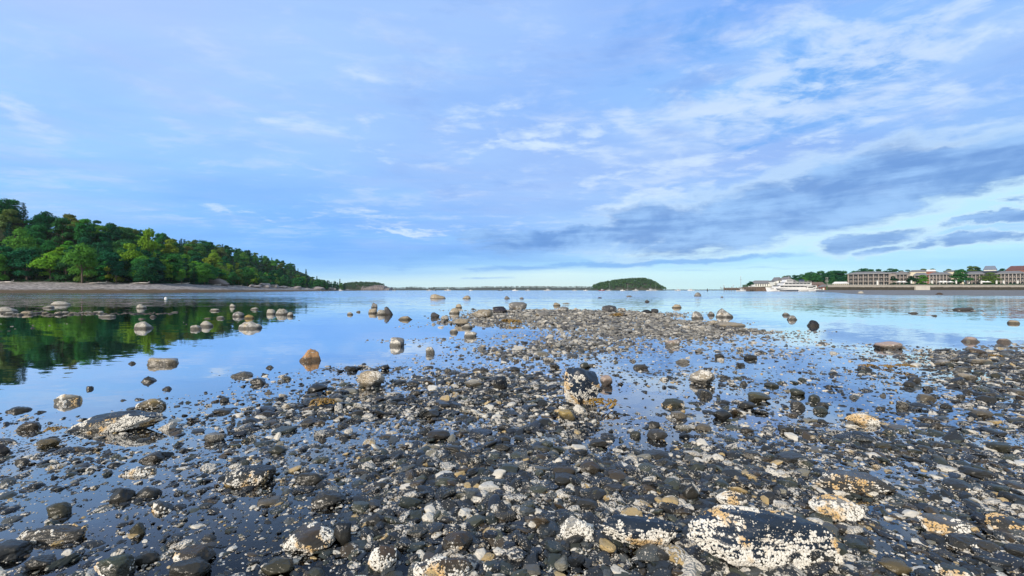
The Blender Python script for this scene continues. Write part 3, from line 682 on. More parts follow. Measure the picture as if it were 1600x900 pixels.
def rock(px, base, w, h, shape, key, barn, label, cat=None, tilt=0.0, rz=None, dep=.75, name=None, group=None):
    seedc[0] += 1; sd_ = seedc[0]; rr = random.Random(sd_)
    y0 = H * F / (base - HZ); W = w / F * y0; D = W * dep * rr.uniform(.9, 1.1); ext = h / F * y0 * (.86 if y0 > 5 else 1)
    y = y0 + D * .45
    Hh = ext - D * .62 * (H / y0) * (1 if y0 < 4 else .8)
    Hh = max(Hh, W * (.30 if h > .33 * w else .14), ext * .45)
    x = (px - 800) / F * y
    zb = min(float(bed_z(np.array([x]), np.array([y]))[0]), 0.0)
    sink = max(.12 * Hh, -zb if y0 > 5 else -zb * .8); sink = min(sink, Hh * 1.2 + .03)
    full = Hh + sink
    nm = name or ('boulder' if W > .42 else 'rock' if y0 > 2.4 else 'cobble')
    sub = 5 if (y0 < 2.2 and w > 45) else 4 if y0 < 9 else 3
    me = rock_mesh(nm, shape, (W, D, full * 1.06), sd_, sub)
    o = link(nm, me, None, [M_ROCK], True); o.location = (x, y, full / 2 - sink)
    o.rotation_euler = (rr.uniform(-.08, .08), R(tilt), 0)
    c = CK[key]; k = rr.uniform(.88, 1.12); near = y0 < 3.3 and w > 36
    o.color = (c[0] * k, c[1] * k, c[2] * k, barn * .72 if near else min(1, barn + (.25 if key in ('pale', 'tan', 'grey', 'pink') and y0 > 4 else 0)))
    tag(o, label, cat or ('boulder' if nm == 'boulder' else 'rock' if nm == 'rock' else 'stone'), group)
    if 'large upright boulder, smooth' in label: o.color[3] = .10
    if y0 < 3.3 and w > 36 and barn > .3: crust(o, me, (W, D, full), barn, sd_)
    ROCKS.append((x, y, W, o)); return o
#ROCKTABLE
# far rocks standing in the water and on the end of the bar
T = [
# px, base, w, h, shape, colour, barnacle, label, tilt
(97,477,29,7,'round','pale',.2,'pale flat-topped rock, farthest rock standing in the dark reflected wood'),
(75,481.5,19,4,'slab','pale',.2,'low pale slab rock just in front of the farthest flat-topped rock in the dark water'),
(11,488,25,10,'round','pale',.2,'rounded pale rock at the left end of the low cobble reef'),
(220,482,13,8,'jag','pale',.2,'small two-peaked pale rock behind the right end of the cobble reef'),
(225,514,24,13,'wedge','pale',.35,'pale peaked rock alone in the dark green reflection'),
(239,496,10,4,'round','grey',.1,'small grey stone between the lone pale peaked rock and the reef'),
(222,499,10,2.5,'slab','pale',.1,'low pale stone awash just behind the lone pale peaked rock'),
(169,496,25,2.5,'slab','pale',.2,'thin pale slab awash in front of the cobble reef'),
(336,486,14,4,'slab','pale',.1,'low flat pale rock between the reef and the cluster of pale rocks'),
(364,480,9,6,'wedge','pale',.1,'small pointed pale rock in the dark reflection behind the orange-weeded pair'),
(397,484,13,4,'round','pale',.1,'small low rounded rock behind the pale rock cluster'),
(372,495,16,9,'block','grey',.5,'blocky barnacled rock of the pair trimmed with orange weed'),
(389,498,17,7,'round','ochre',.2,'ochre weed-tinted rock touching the blocky barnacled rock'),
(423,491,14,9,'block','pale',.4,'square pale rock at the left of the far barnacled cluster'),
(441,492,18,11,'jag','pale',.45,'jagged pale rock in the middle of the far barnacled cluster'),
(453,494,11,7,'round','pale',.45,'small rounded rock at the right of the far barnacled cluster'),
(344,498,12,4,'round','pale',.1,'little pale stone between the twin rocks and the orange-weeded pair'),
(325,498,10,2,'slab','pale',.1,'thin stone awash left of the little pale stone'),
(322,511,20,11,'jag','pale',.5,'taller of the twin barnacled rocks in the reflected wood'),
(306,515,16,8,'round','pale',.4,'shorter of the twin barnacled rocks in the reflected wood'),
(391,514,33,13,'block','pale',.75,'box-shaped white barnacled rock at the edge of the green reflection'),
(260,571,50,13,'slab','tan',.35,'flat oval tan rock with dark flat top alone in the blue shallows'),
(206,569,12,4,'round','dgrey',.2,'small dark stone left of the flat oval tan rock'),
(232,598,26,9,'jag','slate',.25,'dark lumpy rock with a pale low tail in the left shallows'),
(262,610,15,6,'wedge','slate',.2,'small dark pointed stone right in front of the dark lumpy rock'),
(141,609,12,6,'round','slate',.1,'round black stone in the shallows behind the barnacled boulder'),
(107,632,38,17,'block','pale',.7,'square pale barnacled rock mirrored in the shallows at the far left'),
(30,645,40,10,'slab','slate',.08,'flat black slab rock at the left edge of the shallows'),
(195,627,15,4,'slab','slate',.0,'small flat black stone behind the long tilted slab'),
(486,565,34,20,'jag','orange',.42,'rust-topped rounded rock with white barnacled base in the blue shallows'),
(378,590,36,10,'wedge','grey',.55,'long low barnacled shard left of the rust-topped rock'),
(422,576,13,5,'round','slate',.1,'small dark stone between the barnacled shard and the rust-topped rock'),
(620,541,22,16,'block','grey',.6,'square upright barnacled rock alone in the blue shallows'),
(547,492,10,5,'round','pale',.2,'small pale rock left of the three leaning rocks'),
(560,488,7,3,'round','pale',.1,'tiny pale stone behind the small pale rock in the far shallows'),
(585,481,10,9,'block','grey',.2,'grey upright rock at the back of the leaning rock group'),
(582,490,15,9,'round','tan',.2,'rounded tan rock at the left of the leaning rock group'),
(596,492,18,9,'round','pale',.3,'low pale rock in the middle of the leaning rock group'),
(608,492,13,15,'wedge','dgrey',.2,'tall dark leaning rock at the right of its group in the far shallows'),
(634,500,22,7,'wedge','tan',.2,'low tan rock with dark trailing edge right of the leaning rocks'),
(684,467,25,8,'jag','tan',.1,'big rounded tan boulder with a dark right end far out in the bay'),
(729,467,13,6,'round','tan',.1,'rounded tan boulder right of the big far boulder'),
(792,467,10,5,'wedge','grey',.1,'small pointed rock far out beyond the blocky bar rocks'),
(815,467,7,3,'round','grey',.1,'tiny low rock right of the small far pointed rock'),
(680,496,15,9,'wedge','dgrey',.3,'dark pointed rock left of the rock bar'),
(695,501,13,9,'round','pale',.2,'pale rounded rock beside the dark pointed rock left of the bar'),
(710,490,17,10,'round','tan',.25,'tan rock low in the water at the left end of the bar'),
(717,481,11,7,'round','tan',.1,'small tan rock behind the tan rock at the left end of the bar'),
(754,498,33,17,'round','tan',.25,'large smooth tan boulder on the left end of the bar'),
(722,508,23,12,'block','tan',.35,'tan block rock in front of the large smooth tan boulder'),
(730,513,17,8,'round','pale',.3,'low pale rock in front of the tan block rock'),
(781,490,23,13,'block','purple',.45,'purplish dark block between the smooth tan boulder and the grey faceted boulder'),
(809,485,29,15,'block','grey',.35,'big grey faceted boulder at the back of the bar'),
(848,495,24,10,'slab','grey',.4,'flat grey rock right of the big faceted boulder on the bar'),
(709,520,14,7,'round','pale',.3,'low pale stone in the water left of the spiky pale rock'),
(735,527,21,12,'jag','pale',.6,'spiky pale rock with its mirror image left of the bar'),
(870,478,12,6,'block','tan',.1,'small square tan rock beyond the bar'),
(880,487,17,9,'jag','grey',.4,'ragged grey rock on the back edge of the bar'),
(952,489,23,14,'block','dgrey',.45,'big dark-edged block rock on the crest of the bar'),
(971,488,13,8,'block','grey',.3,'smaller grey block leaning on the big dark-edged block'),
(1023,490,11,9,'block','dgrey',.2,'upright dark block right of a low dark rock off the bar'),
(1011,490,17,7,'wedge','slate',.2,'low dark wedge rock beside the upright block off the bar'),
(1010,496,10,5,'wedge','grey',.4,'small pointed barnacled stone in front of the low dark wedge'),
(1058,481,17,6,'round','tan',.1,'low rounded tan rock out beyond the bar'),
(1011,472,7,4,'round','dgrey',.1,'small dark rock far behind the bar, left of the low tan one'),
(1090,463,11,7,'block','grey',.1,'grey boulder far out in front of the pier'),
(1090,498,18,13,'block','grey',.5,'square grey barnacled block right of the bar'),
(1111,493,12,7,'round','grey',.3,'small rounded rock between the square block and the pyramid rock'),
(1131,496,25,16,'wedge','grey',.45,'pyramid-shaped grey rock right of the bar'),
(1140,512,46,9,'slab','tan',.3,'long flat tan slab at the right tip of the bar'),
(1115,508,16,9,'round','tan',.3,'rounded end rock at the left of the long flat tan slab'),
(1228,493,11,5,'round','grey',.2,'small grey rock behind the right-hand shallows pair'),
(1238,500,15,8,'wedge','grey',.2,'low wedge rock of the right-hand shallows pair'),
(1270,510,21,11,'jag','slate',.3,'dark ragged rock with its shadow in the right shallows'),
(1502,485,27,4,'slab','dgrey',.1,'long low dark slab out in the right-hand bay'),
(1426,490,14,3,'round','grey',.1,'low grey rock left of the long low dark slab in the bay'),
(1460,494,9,2.5,'round','grey',.1,'tiny grey stone in front of the low grey rock in the bay'),
(1584,506,16,6,'round','tan',.2,'low tan rock near the right edge of the bay'),
(1387,546,36,15,'round','pink',.35,'pinkish rounded rock at the back of the right-hand beach'),
(1516,535,25,9,'round','pink',.3,'low pinkish rock awash at the back of the right-hand beach'),
(1569,536,19,7,'round','pink',.3,'pinkish stone awash near the right edge of the photo'),
(1525,556,28,13,'block','brown',.4,'brown block rock on the back edge of the right-hand beach'),
(1528,570,33,10,'slab','tan',.5,'flat tan rock in front of the brown block rock'),
(1471,572,27,9,'slab','tan',.4,'flat tan rock left of the brown block rock'),
(1590,618,26,11,'slab','tan',.5,'pale tan slab on dark stones at the right edge of the beach'),
(1468,461,12,4,'jag','brown',.0,'dark brown rock on the far mudflat below the sea wall'),
(1345,459,9,5,'round','pale',.0,'pale boulder on the far mudflat below the low end of the wall'),
(1128,465,4,2.5,'round','grey',0,'tiny rock far out below the pier'),
(983,464,9,2.5,'slab','grey',0,'low flat rock far out in front of the round island'),
(937,466,7,2,'slab','dgrey',0,'thin dark rock awash far out left of the round island'),
# middle beach
(908,635,58,66,'block','blue',.66,'large upright boulder, smooth dark blue top and barnacled left side, at the pool edge'),
(782,610,23,23,'block','slate',.06,'black cube-shaped rock left of the large upright boulder'),
(947,603,20,17,'jag','pink',.45,'pink rounded rock right behind the large upright boulder'),
(1098,602,40,26,'jag','tan',.85,'shaggy tan rock crusted with barnacles in the pool'),
(1052,637,38,16,'round','green',.5,'greenish flat-topped rock mirrored in the pool'),
(886,660,27,20,'block','ochre',.1,'rock with bright tan face just in front of the large upright boulder'),
(580,607,42,30,'jag','tan',.9,'ragged barnacle clump rock on the left part of the beach'),
(740,606,29,14,'round','pale',.9,'white barnacle-covered rock left of the black cube-shaped rock'),
(672,553,15,13,'jag','pale',.5,'small pale ragged rock in the shallows right of the square upright rock'),
(1001,577,22,8,'round','dgrey',.5,'small barnacled rock at the back of the pool'),
(1067,568,22,8,'round','pale',.6,'low pale barnacled rock behind the shaggy tan rock'),
(1051,541,24,12,'round','pink',.5,'round pinkish rock right of the bar in front of the flat tan slab'),
(1124,560,15,9,'round','slate',.3,'dark round rock behind the shaggy tan rock, to its right'),
(1172,562,20,8,'slab','slate',.1,'flat black rock in the scattered stones right of the pool'),
(1185,628,34,16,'jag','olive',.2,'dark olive ragged rock right of the greenish pool rock'),
(1168,640,26,13,'round','slate',.05,'smooth slate cobble in front of the dark olive ragged rock'),
(1246,640,22,14,'block','dgrey',.1,'dark grey blocky cobble in the right-hand pool'),
(1272,628,18,12,'block','green',.05,'greenish block cobble behind the right-hand pool stones'),
(1422,606,16,10,'block','slate',.0,'angular black stone in the small blue pool on the right'),
(1445,626,27,9,'slab','tan',.3,'flat brown-topped stone right of the small blue pool'),
(1347,664,44,19,'round','pale',.85,'white and orange barnacled rock on the right-hand beach'),
(1328,664,14,7,'round','pale',.3,'plain white cobble touching the white and orange barnacled rock'),
(1508,596,30,14,'block','tan',.4,'tan blocky rock with bluish top on the right-hand beach'),
# long tilted slab on the left
(182,676,168,34,'slab','slate',.60,'long tilted dark slab with barnacles rising to the right on the left shore'),
(238,640,44,16,'jag','ochre',.55,'ochre crusted rock at the raised end of the long tilted slab'),
# foreground
(485,866,78,40,'round','brown',.72,'brown-topped dome cobble fringed with white barnacles in the front left'),
(535,853,27,38,'slab','slate',.0,'plain rectangular slate standing right of the brown-topped dome cobble'),
(598,896,44,46,'round','brown',.8,'egg-shaped cobble half covered with barnacles at the front'),
(715,868,49,40,'round','brown',.5,'reddish-brown dome stone with sparse barnacles at the front centre'),
(693,914,96,40,'round','brown',.85,'wide barnacled stone cut off by the bottom edge at the centre'),
(435,900,48,27,'round','olive',.0,'smooth olive stone with a pale vein beside the egg-shaped cobble'),
(433,710,27,15,'round','green',.05,'smooth green stone on the left of the middle beach'),
(685,688,37,16,'round','purple',.05,'smooth purplish cobble with dry top in the middle of the beach'),
(485,757,42,14,'slab','slate',.02,'flat black slate left of the barnacled wedge'),
(513,794,52,23,'wedge','slate',.35,'dark wedge with a barnacled back behind the brown-topped dome cobble'),
(588,824,31,23,'wedge','blue',.3,'blue-grey wedge stone with barnacled edge right of the plain rectangular slate'),
(900,848,52,42,'wedge','pale',.85,'pointed white barnacled stone with ochre foot left of the long dark boulder'),
(998,860,126,58,'slab','blue',.66,'long dark blue boulder with barnacled flank at the front right of centre'),
(1190,896,250,108,'slab','blue',.72,'largest boulder, dark blue with white and orange barnacles, at the front right'),
(1032,881,28,24,'round','blue',.25,'dark blue cobble with one barnacled side below the long dark boulder'),
(935,783,25,20,'round','olive',.0,'smooth olive-green cobble behind the long dark boulder'),
(958,773,33,13,'round','purple',.1,'dark purple cobble right of the smooth olive-green one'),
(922,743,32,23,'round','brown',.35,'grey-topped brown cobble with barnacles in the middle front'),
(882,748,37,20,'round','brown',.15,'brown cobble left of the grey-topped brown cobble'),
(933,700,31,14,'slab','slate',.05,'flat dark stone in the small front pool'),
(1022,718,46,14,'slab','slate',.05,'long flat dark stone at the right of the small front pool'),
(1078,782,23,28,'wedge','slate',.0,'upright dark fin-shaped slate behind the largest boulder'),
(1143,794,44,25,'round','dgrey',.75,'round barnacled cobble right behind the largest boulder'),
(1090,740,25,17,'round','teal',.05,'pale green cobble behind the fin-shaped slate'),
(1098,673,25,12,'round','tan',.6,'tan barnacled stone in the middle of the right half'),
(1235,724,50,16,'slab','slate',.06,'smooth long black stone behind the right-hand slab'),
(1335,772,138,38,'slab','dgrey',.55,'long flat grey slab with white barnacled right end on the right'),
(1303,816,74,40,'jag','pale',.95,'lumpy white barnacled rock between the long grey slab and the largest boulder'),
(1395,898,42,26,'round','ochre',.05,'ochre-green rounded rock at the lower right edge'),
(1308,871,30,24,'round','teal',.0,'smooth teal-green cobble right of the largest boulder'),
(1473,841,64,28,'round','grey',.8,'white-crusted dome rock in the lower right'),
(1590,876,44,28,'slab','blue',.0,'plain dark blue stone at the lower right corner'),
(1545,866,36,22,'round','dgrey',.3,'grey cobble left of the plain dark blue stone'),
(1575,838,60,20,'slab','dgrey',.5,'dark flat rock with barnacles near the right edge'),
(1500,862,50,24,'slab','slate',.35,'black slate flecked with barnacles in the lower right'),
(93,808,34,24,'round','olive',.0,'olive rounded cobble in the left-hand wet gravel'),
(230,884,34,24,'round','slate',.0,'round matt black cobble at the lower left'),
(305,886,58,36,'round','brown',.6,'brown cobble with frosting of barnacles at the lower left'),
(180,908,54,44,'block','green',.4,'rectangular greenish rock with barnacled foot at the bottom left'),
(85,850,98,30,'slab','dgrey',.6,'long flat stone with white barnacled back at the lower left'),
(297,908,64,26,'round','slate',.0,'dark rounded stone cut by the bottom edge at the lower left'),
(66,892,46,20,'slab','slate',.05,'black tilted stone in front of the long flat barnacled stone'),
(8,880,60,24,'round','blue',.0,'large smooth blue-black stone at the lower left corner'),
(217,836,23,21,'wedge','olive',.0,'upright dark wedge stone between the lower left cobbles'),
(232,778,37,15,'round','slate',.15,'low dark cobble in the left-hand wet gravel'),
(190,785,34,24,'jag','slate',.05,'dark angular rock with sharp top in the left-hand wet gravel'),
(222,745,52,17,'slab','tan',.7,'flat tan barnacled stone left of centre'),
(4,712,18,18,'round','purple',.0,'smooth dark purple stone at the left edge'),
(390,762,74,36,'round','slate',.6,'dark whale-backed rock with barnacles on the left-hand beach'),
(337,693,36,18,'jag','pale',.85,'white barnacle lump behind the dark whale-backed rock'),
(240,722,34,16,'wedge','brown',.4,'brown wedge stone with barnacles beyond the flat tan stone'),
(75,700,34,14,'jag','ochre',.5,'ochre and black crusted stone on the left shore'),
]
TILT = {'long tilted dark slab with barnacles rising to the right on the left shore': -9, 'long flat grey slab with white barnacled right end on the right': 6, 'largest boulder, dark blue with white and orange barnacles, at the front right': 4,
        'long dark blue boulder with barnacled flank at the front right of centre': 5, 'tall dark leaning rock at the right of its group in the far shallows': -14}
for e in T:
    dep = .75
    if e[2] > 90: dep = .42
    if e[4] == 'slab' and e[2] > 100: dep = .36
    rock(*e[:8], tilt=TILT.get(e[7], 0), dep=dep)
HAND = list(zip(T, ROCKS))
# grey ledges and a bare scree bank on the wooded island's beach
M_LEDGE = simple('ledge_rock', (.24, .225, .23), .9, .45, .9)
for px, s_, dims, shp, label in ((400, 19, (7, 5, 2.6), 'block', 'low grey shore ledge, farthest left of the ledges on the island beach'), (414, 21, (9, 6, 4.2), 'block', 'tallest grey shore ledge, block-shaped, on the island beach'), (427, 20, (8, 6, 3.4), 'slab', 'slanting grey shore ledge right of the tallest one'),
        (441, 18, (9, 6, 2.8), 'jag', 'ragged grey shore ledge near the pale log'), (462, 15, (10, 7, 3.6), 'jag', 'dark ragged ledge halfway between the grey ledges and the far point'), (497, 11, (14, 9, 5), 'jag', 'steep rocky bluff under the trees of the far point'), (518, 8, (14, 9, 5), 'block', 'last rocky bluff before the tip of the point')):
    x, y, z = island_at(px, s_); o = link('rock_ledge', rock_mesh('rock_ledge', shp, dims, int(px), 4), None, [M_LEDGE], True); o.location = (x, y, z + dims[2] * .22); tag(o, label, 'ledge')
x, y, z = island_at(338, 27); o = link('scree_bank', rock_mesh('scree_bank', 'wedge', (13, 7, 6), 338, 4), None, [simple('scree', (.20, .175, .165), .95, .4, 1.5)], True); o.location = (x, y, z + .4); tag(o, 'bare grey-brown scree bank at the foot of the wooded island', 'bank')
# the low reef of cobbles in the dark water, a string of single stones
rr = random.Random(3); k = 0; px = 2.0; reef = []
while px < 272:
    w = rr.choice([5, 6, 7, 8, 9, 11]) if px < 158 else rr.choice([4, 5, 7, 9])
    h = w * rr.uniform(.3, .55) if px < 158 else w * .25
    reef.append(rock(px + w / 2, 491.5 - px * .008 + rr.uniform(-1.2, 1.8), w, h, rr.choice(['round', 'block', 'jag']), rr.choice(['pale', 'pale', 'tan', 'grey']), rr.uniform(.2, .6),
        'small pale stone in the low cobble reef in the dark water' if px < 158 else 'stone awash in the thin right tail of the cobble reef', name='reef_stone', group='stones of the low cobble reef', dep=1.1))
    px += w * rr.uniform(.5, .95)
# ------------------------------------------------------------------ countable cobbles between the big stones
def auto_cobbles(n):
    r = random.Random(21); out = []; occ = [(a[0], a[1], a[2]) for a in ROCKS]; tries = 0
    looks = [('slate', 'black slate', 4), ('blue', 'blue-grey', 3), ('green', 'grey-green', 1.6), ('brown', 'brown', 1.4), ('olive', 'olive', .8), ('purple', 'purplish', 1), ('dgrey', 'dark grey', 2), ('tan', 'tan', .7), ('pale', 'whitish', .5), ('teal', 'sea-green', .6)]
    SH = {'round': 'rounded', 'block': 'blocky', 'slab': 'flat', 'wedge': 'wedge-shaped', 'jag': 'rough'}
    while len(out) < n and tries < 20000:
        tries += 1
        px = r.uniform(-20, 1620); py = HZ + 1 / (1 / (930 - HZ) + r.random() ** 1.25 * (1 / (572 - HZ) - 1 / (930 - HZ)))
        x, y = at(px, py); dn = float(density(np.array([x]), np.array([y]))[0])
        if dn < .12 or r.random() > .1 + dn: continue
        wpx = min(r.lognormvariate(math.log(21), .45), 62) * (py - HZ) / 330 + 7
        W = wpx / F * y
        if any(abs(x - a) < (W + b) * .55 and abs(y - c) < (W + b) * .5 for a, c, b in occ): continue
        key, word, _ = r.choices(looks, [l[2] for l in looks])[0]; sh = r.choices(list(SH), [2, 3, 4, 3, 4])[0]
        barn = r.choices([0.0, r.uniform(.25, .45), r.uniform(.55, .9)], [4, 3, 3.4])[0]
        bw = 'bare' if barn == 0 else 'barnacle-flecked' if barn < .5 else 'barnacle-crusted'
        # nearest described rock, as seen
        best = min((h for h in HAND), key=lambda h: math.hypot((h[0][0] - px), (h[0][1] - py) * 1.6))
        dx, dy = px - best[0][0], (py - best[0][1]) * 1.6
        rel = ('right of' if dx > 0 else 'left of') if abs(dx) > abs(dy) else ('in front of' if dy > 0 else 'behind')
        ref = best[0][7].split(',')[0]; ws = []
        for wd in ref.split():
            if wd in ('with', 'in', 'at', 'on', 'behind', 'alone', 'touching', 'mirrored', 'left', 'right', 'rising', 'beside', 'between', 'just', 'standing', 'crusted', 'half', 'cut', 'fringed', 'flecked', 'of', 'beyond', 'near'): break
            ws.append(wd)
        big = 'large' if wpx > 40 else 'small' if wpx < 16 else ''
        lab = ' '.join(f'{big} {bw} {SH[sh]} {word} cobble {rel} the {" ".join(ws[:6])}'.split())
        o = rock(px, py, wpx, wpx * r.uniform(.38, .62) * (.7 if sh == 'slab' else 1), sh, key, barn, lab, cat='stone', name='cobble', group='cobbles on the beach', tilt=r.uniform(-8, 8), dep=r.uniform(.6, 1.1))
        occ.append((x, y, W)); out.append(o)
    uniquify(out)
auto_cobbles(150)
uniquify(reef)
# ------------------------------------------------------------------ pebbles nobody could count: one object, scattered
def pebbles():
    pc = bpy.data.collections.new('pebble_shapes')
    kinds = [('round', (1, .72, .36)), ('round', (1, .60, .32)), ('slab', (1, .85, .34)), ('slab', (1, .7, .28)), ('wedge', (1, .7, .45)), ('block', (1, .75, .45)), ('jag', (1, .8, .5)), ('slab', (1, .45, .26)), ('wedge', (1, .8, .38)), ('jag', (1, .65, .36)), ('wedge', (1, .5, .34)), ('block', (1, .6, .3)), ('jag', (1, .9, .4))]
    for k, (s, dm) in enumerate(kinds):
        me = rock_mesh('pebble_shape', s, dm, 900 + k, 3); me.materials.append(M_PEB); me.polygons.foreach_set('use_smooth', [s == 'round'] * len(me.polygons))
        pc.objects.link(bpy.data.objects.new(f'pebble_shape', me))
    r = np.random.default_rng(4); Ps, S, Gr = [], [], []
    def band(y0, y1, n, med, sg, smin, smax, keep, grit=0.0):
        um = 1.8 if y1 < 6 else 1.4; n = int(n * um / 1.4); y = np.sqrt(r.uniform(y0 ** 2, y1 ** 2, n)); u = r.uniform(-um, um, n); x = u * y + r.uniform(-.3, .3, n)
        d = density(x, y); m = r.uniform(0, 1, n) < np.clip(d ** .9 * keep[0] + keep[1] * (d > .03), 0, 1)
        x, y, d = x[m], y[m], d[m]
        s = np.clip(r.lognormal(math.log(med), sg, len(x)), smin, smax) * (.75 + .35 * d)
        Ps.append(np.stack([x, y, d], 1)); S.append(s); Gr.append(np.full(len(x), grit))
    band(.55, 2.2, 36000, .020, .62, .010, .080, (1.0, .10))
    band(.7, 2.6, 52000, .0105, .28, .006, .02, (1.0, .14), 1.0)
    band(2.4, 5.5, 36000, .017, .25, .01, .03, (.98, .05), .95)
    band(5.5, 18.5, 16000, .042, .3, .02, .08, (.95, .0), .85)
    band(2.2, 4.5, 46000, .027, .56, .014, .12, (.98, .03))
    band(4.5, 8.5, 34000, .042, .45, .022, .15, (.95, .008))
    band(8.5, 19.5, 40000, .070, .42, .04, .22, (.95, .0015))
    Pn = np.concatenate(Ps); S = np.concatenate(S); n = len(S)
    z = bed_z(Pn[:, 0], Pn[:, 1], Pn[:, 2]) 
    under = r.uniform(0, 1, n) < np.where(Pn[:, 1] < 5, .5, .15)
    z = np.where(under, z + S * .08, np.maximum(z, -S * .16) + S * r.uniform(-.02, .18, n))
    print('pebbles', n)
    me = npmesh('pebbles', np.stack([Pn[:, 0], Pn[:, 1], z], 1), np.zeros((0, 3)))
    def attr(nm, typ, key, arr):
        a = me.attributes.new(nm, typ, 'POINT'); a.data.foreach_set(key, np.ascontiguousarray(arr).ravel())
    rot = np.stack([r.normal(0, .28, n), r.normal(0, .28, n), r.uniform(0, 6.283, n)], 1).astype(np.float32)
    attr('turn', 'FLOAT_VECTOR', 'vector', rot)
    sc = (S[:, None] * r.uniform(.8, 1.2, (n, 3))).astype(np.float32); attr('size', 'FLOAT_VECTOR', 'vector', sc)
    attr('grit', 'FLOAT', 'value', np.concatenate(Gr).astype(np.float32))
    attr('pick', 'INT', 'value', r.integers(0, len(kinds), n).astype(np.int32))
    o = link('pebbles', me); o['kind'] = 'stuff'; tag(o, 'wet dark pebbles and broken shells strewn thickly over the beach and bar', 'pebbles')
    ng = bpy.data.node_groups.new('scatter', 'GeometryNodeTree'); ng.interface.new_socket('Geometry', in_out='INPUT', socket_type='NodeSocketGeometry'); ng.interface.new_socket('Geometry', in_out='OUTPUT', socket_type='NodeSocketGeometry')
    N = ng.nodes; L = ng.links; gi = N.new('NodeGroupInput'); go = N.new('NodeGroupOutput'); ip = N.new('GeometryNodeInstanceOnPoints'); ci = N.new('GeometryNodeCollectionInfo')
    ci.inputs['Collection'].default_value = pc; ci.inputs['Separate Children'].default_value = True; ci.inputs['Reset Children'].default_value = True
    def named(nm, typ):
        a = N.new('GeometryNodeInputNamedAttribute'); a.data_type = typ; a.inputs[0].default_value = nm; return [s for s in a.outputs if s.enabled and s.name == 'Attribute'][0]
    er = N.new('FunctionNodeEulerToRotation')
    L.new(gi.outputs[0], ip.inputs['Points']); L.new(ci.outputs[0], ip.inputs['Instance']); ip.inputs['Pick Instance'].default_value = True
    L.new(named('pick', 'INT'), ip.inputs['Instance Index']); L.new(named('turn', 'FLOAT_VECTOR'), er.inputs[0]); L.new(er.outputs[0], ip.inputs['Rotation']); L.new(named('size', 'FLOAT_VECTOR'), ip.inputs['Scale'])
    L.new(ip.outputs[0], go.inputs[0]); md = o.modifiers.new('scatter', 'NODES'); md.node_group = ng
pebbles()
# ------------------------------------------------------------------ seaweed
def m_weed():
    m, g, out = material('seaweed'); n = g.noise(pos(g), 26, 4)
    principled(g, out, g.mix(n, (.10, .055, .014), (.42, .26, .05)), .35); return m
M_WEED = m_weed()
for px, py, w, label in ((945, 643, 50, 'golden brown seaweed tuft trailing at the foot of the large upright boulder'), (500, 640, 40, 'round brown seaweed clump on the left beach'), (1361, 579, 24, 'golden seaweed tuft left of its two neighbours by the right pool'),
        (1392, 576, 20, 'golden seaweed tuft between two others by the right pool'), (1421, 579, 24, 'golden seaweed tuft nearest the brown block rock by the right pool'), (1562, 560, 18, 'small golden seaweed tuft at the right edge of the beach'),
        (967, 496, 26, 'brown seaweed draped below the dark-edged block on the bar'), (798, 507, 34, 'brown seaweed patch on the bar below the grey faceted boulder'), (77, 683, 26, 'orange-brown seaweed scrap on the left shore'), (885, 475.5, 11, 'dark floating seaweed scrap beyond the bar')):
    x, y = at(px, py); W = w / F * y; V, Fc = [], []; r = random.Random(int(px))
    for k in range(46):
        a = r.uniform(0, 6.28); rad = W * .5 * r.random() ** .6; bx = rad * math.cos(a); by = rad * math.sin(a) * .75; hd = r.uniform(0, 6.28); L = W * r.uniform(.14, .34); wd = W * r.uniform(.018, .045); n = 5
        z0 = (.10 + .10 * (1 - rad / (W * .5))) * W; b0 = len(V)
        for i in range(n):
            f = i / (n - 1); cx = bx + math.cos(hd) * L * f + math.sin(f * 5 + a) * wd; cy = by + math.sin(hd) * L * f; cz = z0 * (1 - f * .75) + math.sin(f * 4 + k) * wd * .6 + .006; ww = wd * (1 - .6 * abs(f - .5))
            V += [(cx - math.sin(hd) * ww, cy + math.cos(hd) * ww, cz), (cx + math.sin(hd) * ww, cy - math.cos(hd) * ww, cz + ww * .5)]
        for i in range(n - 1): Fc.append((b0 + 2 * i, b0 + 2 * i + 1, b0 + 2 * i + 3, b0 + 2 * i + 2))
    o = link('seaweed', npmesh('seaweed', V, Fc), None, [M_WEED], True); md = o.modifiers.new('thickness', 'SOLIDIFY'); md.thickness = max(.002, W * .008)
    o.location = (x, y + W * .3, max(0.0, float(bed_z(np.array([x]), np.array([y]))[0])) + .005 + (.02 if w > 20 else 0)); tag(o, label, 'seaweed')
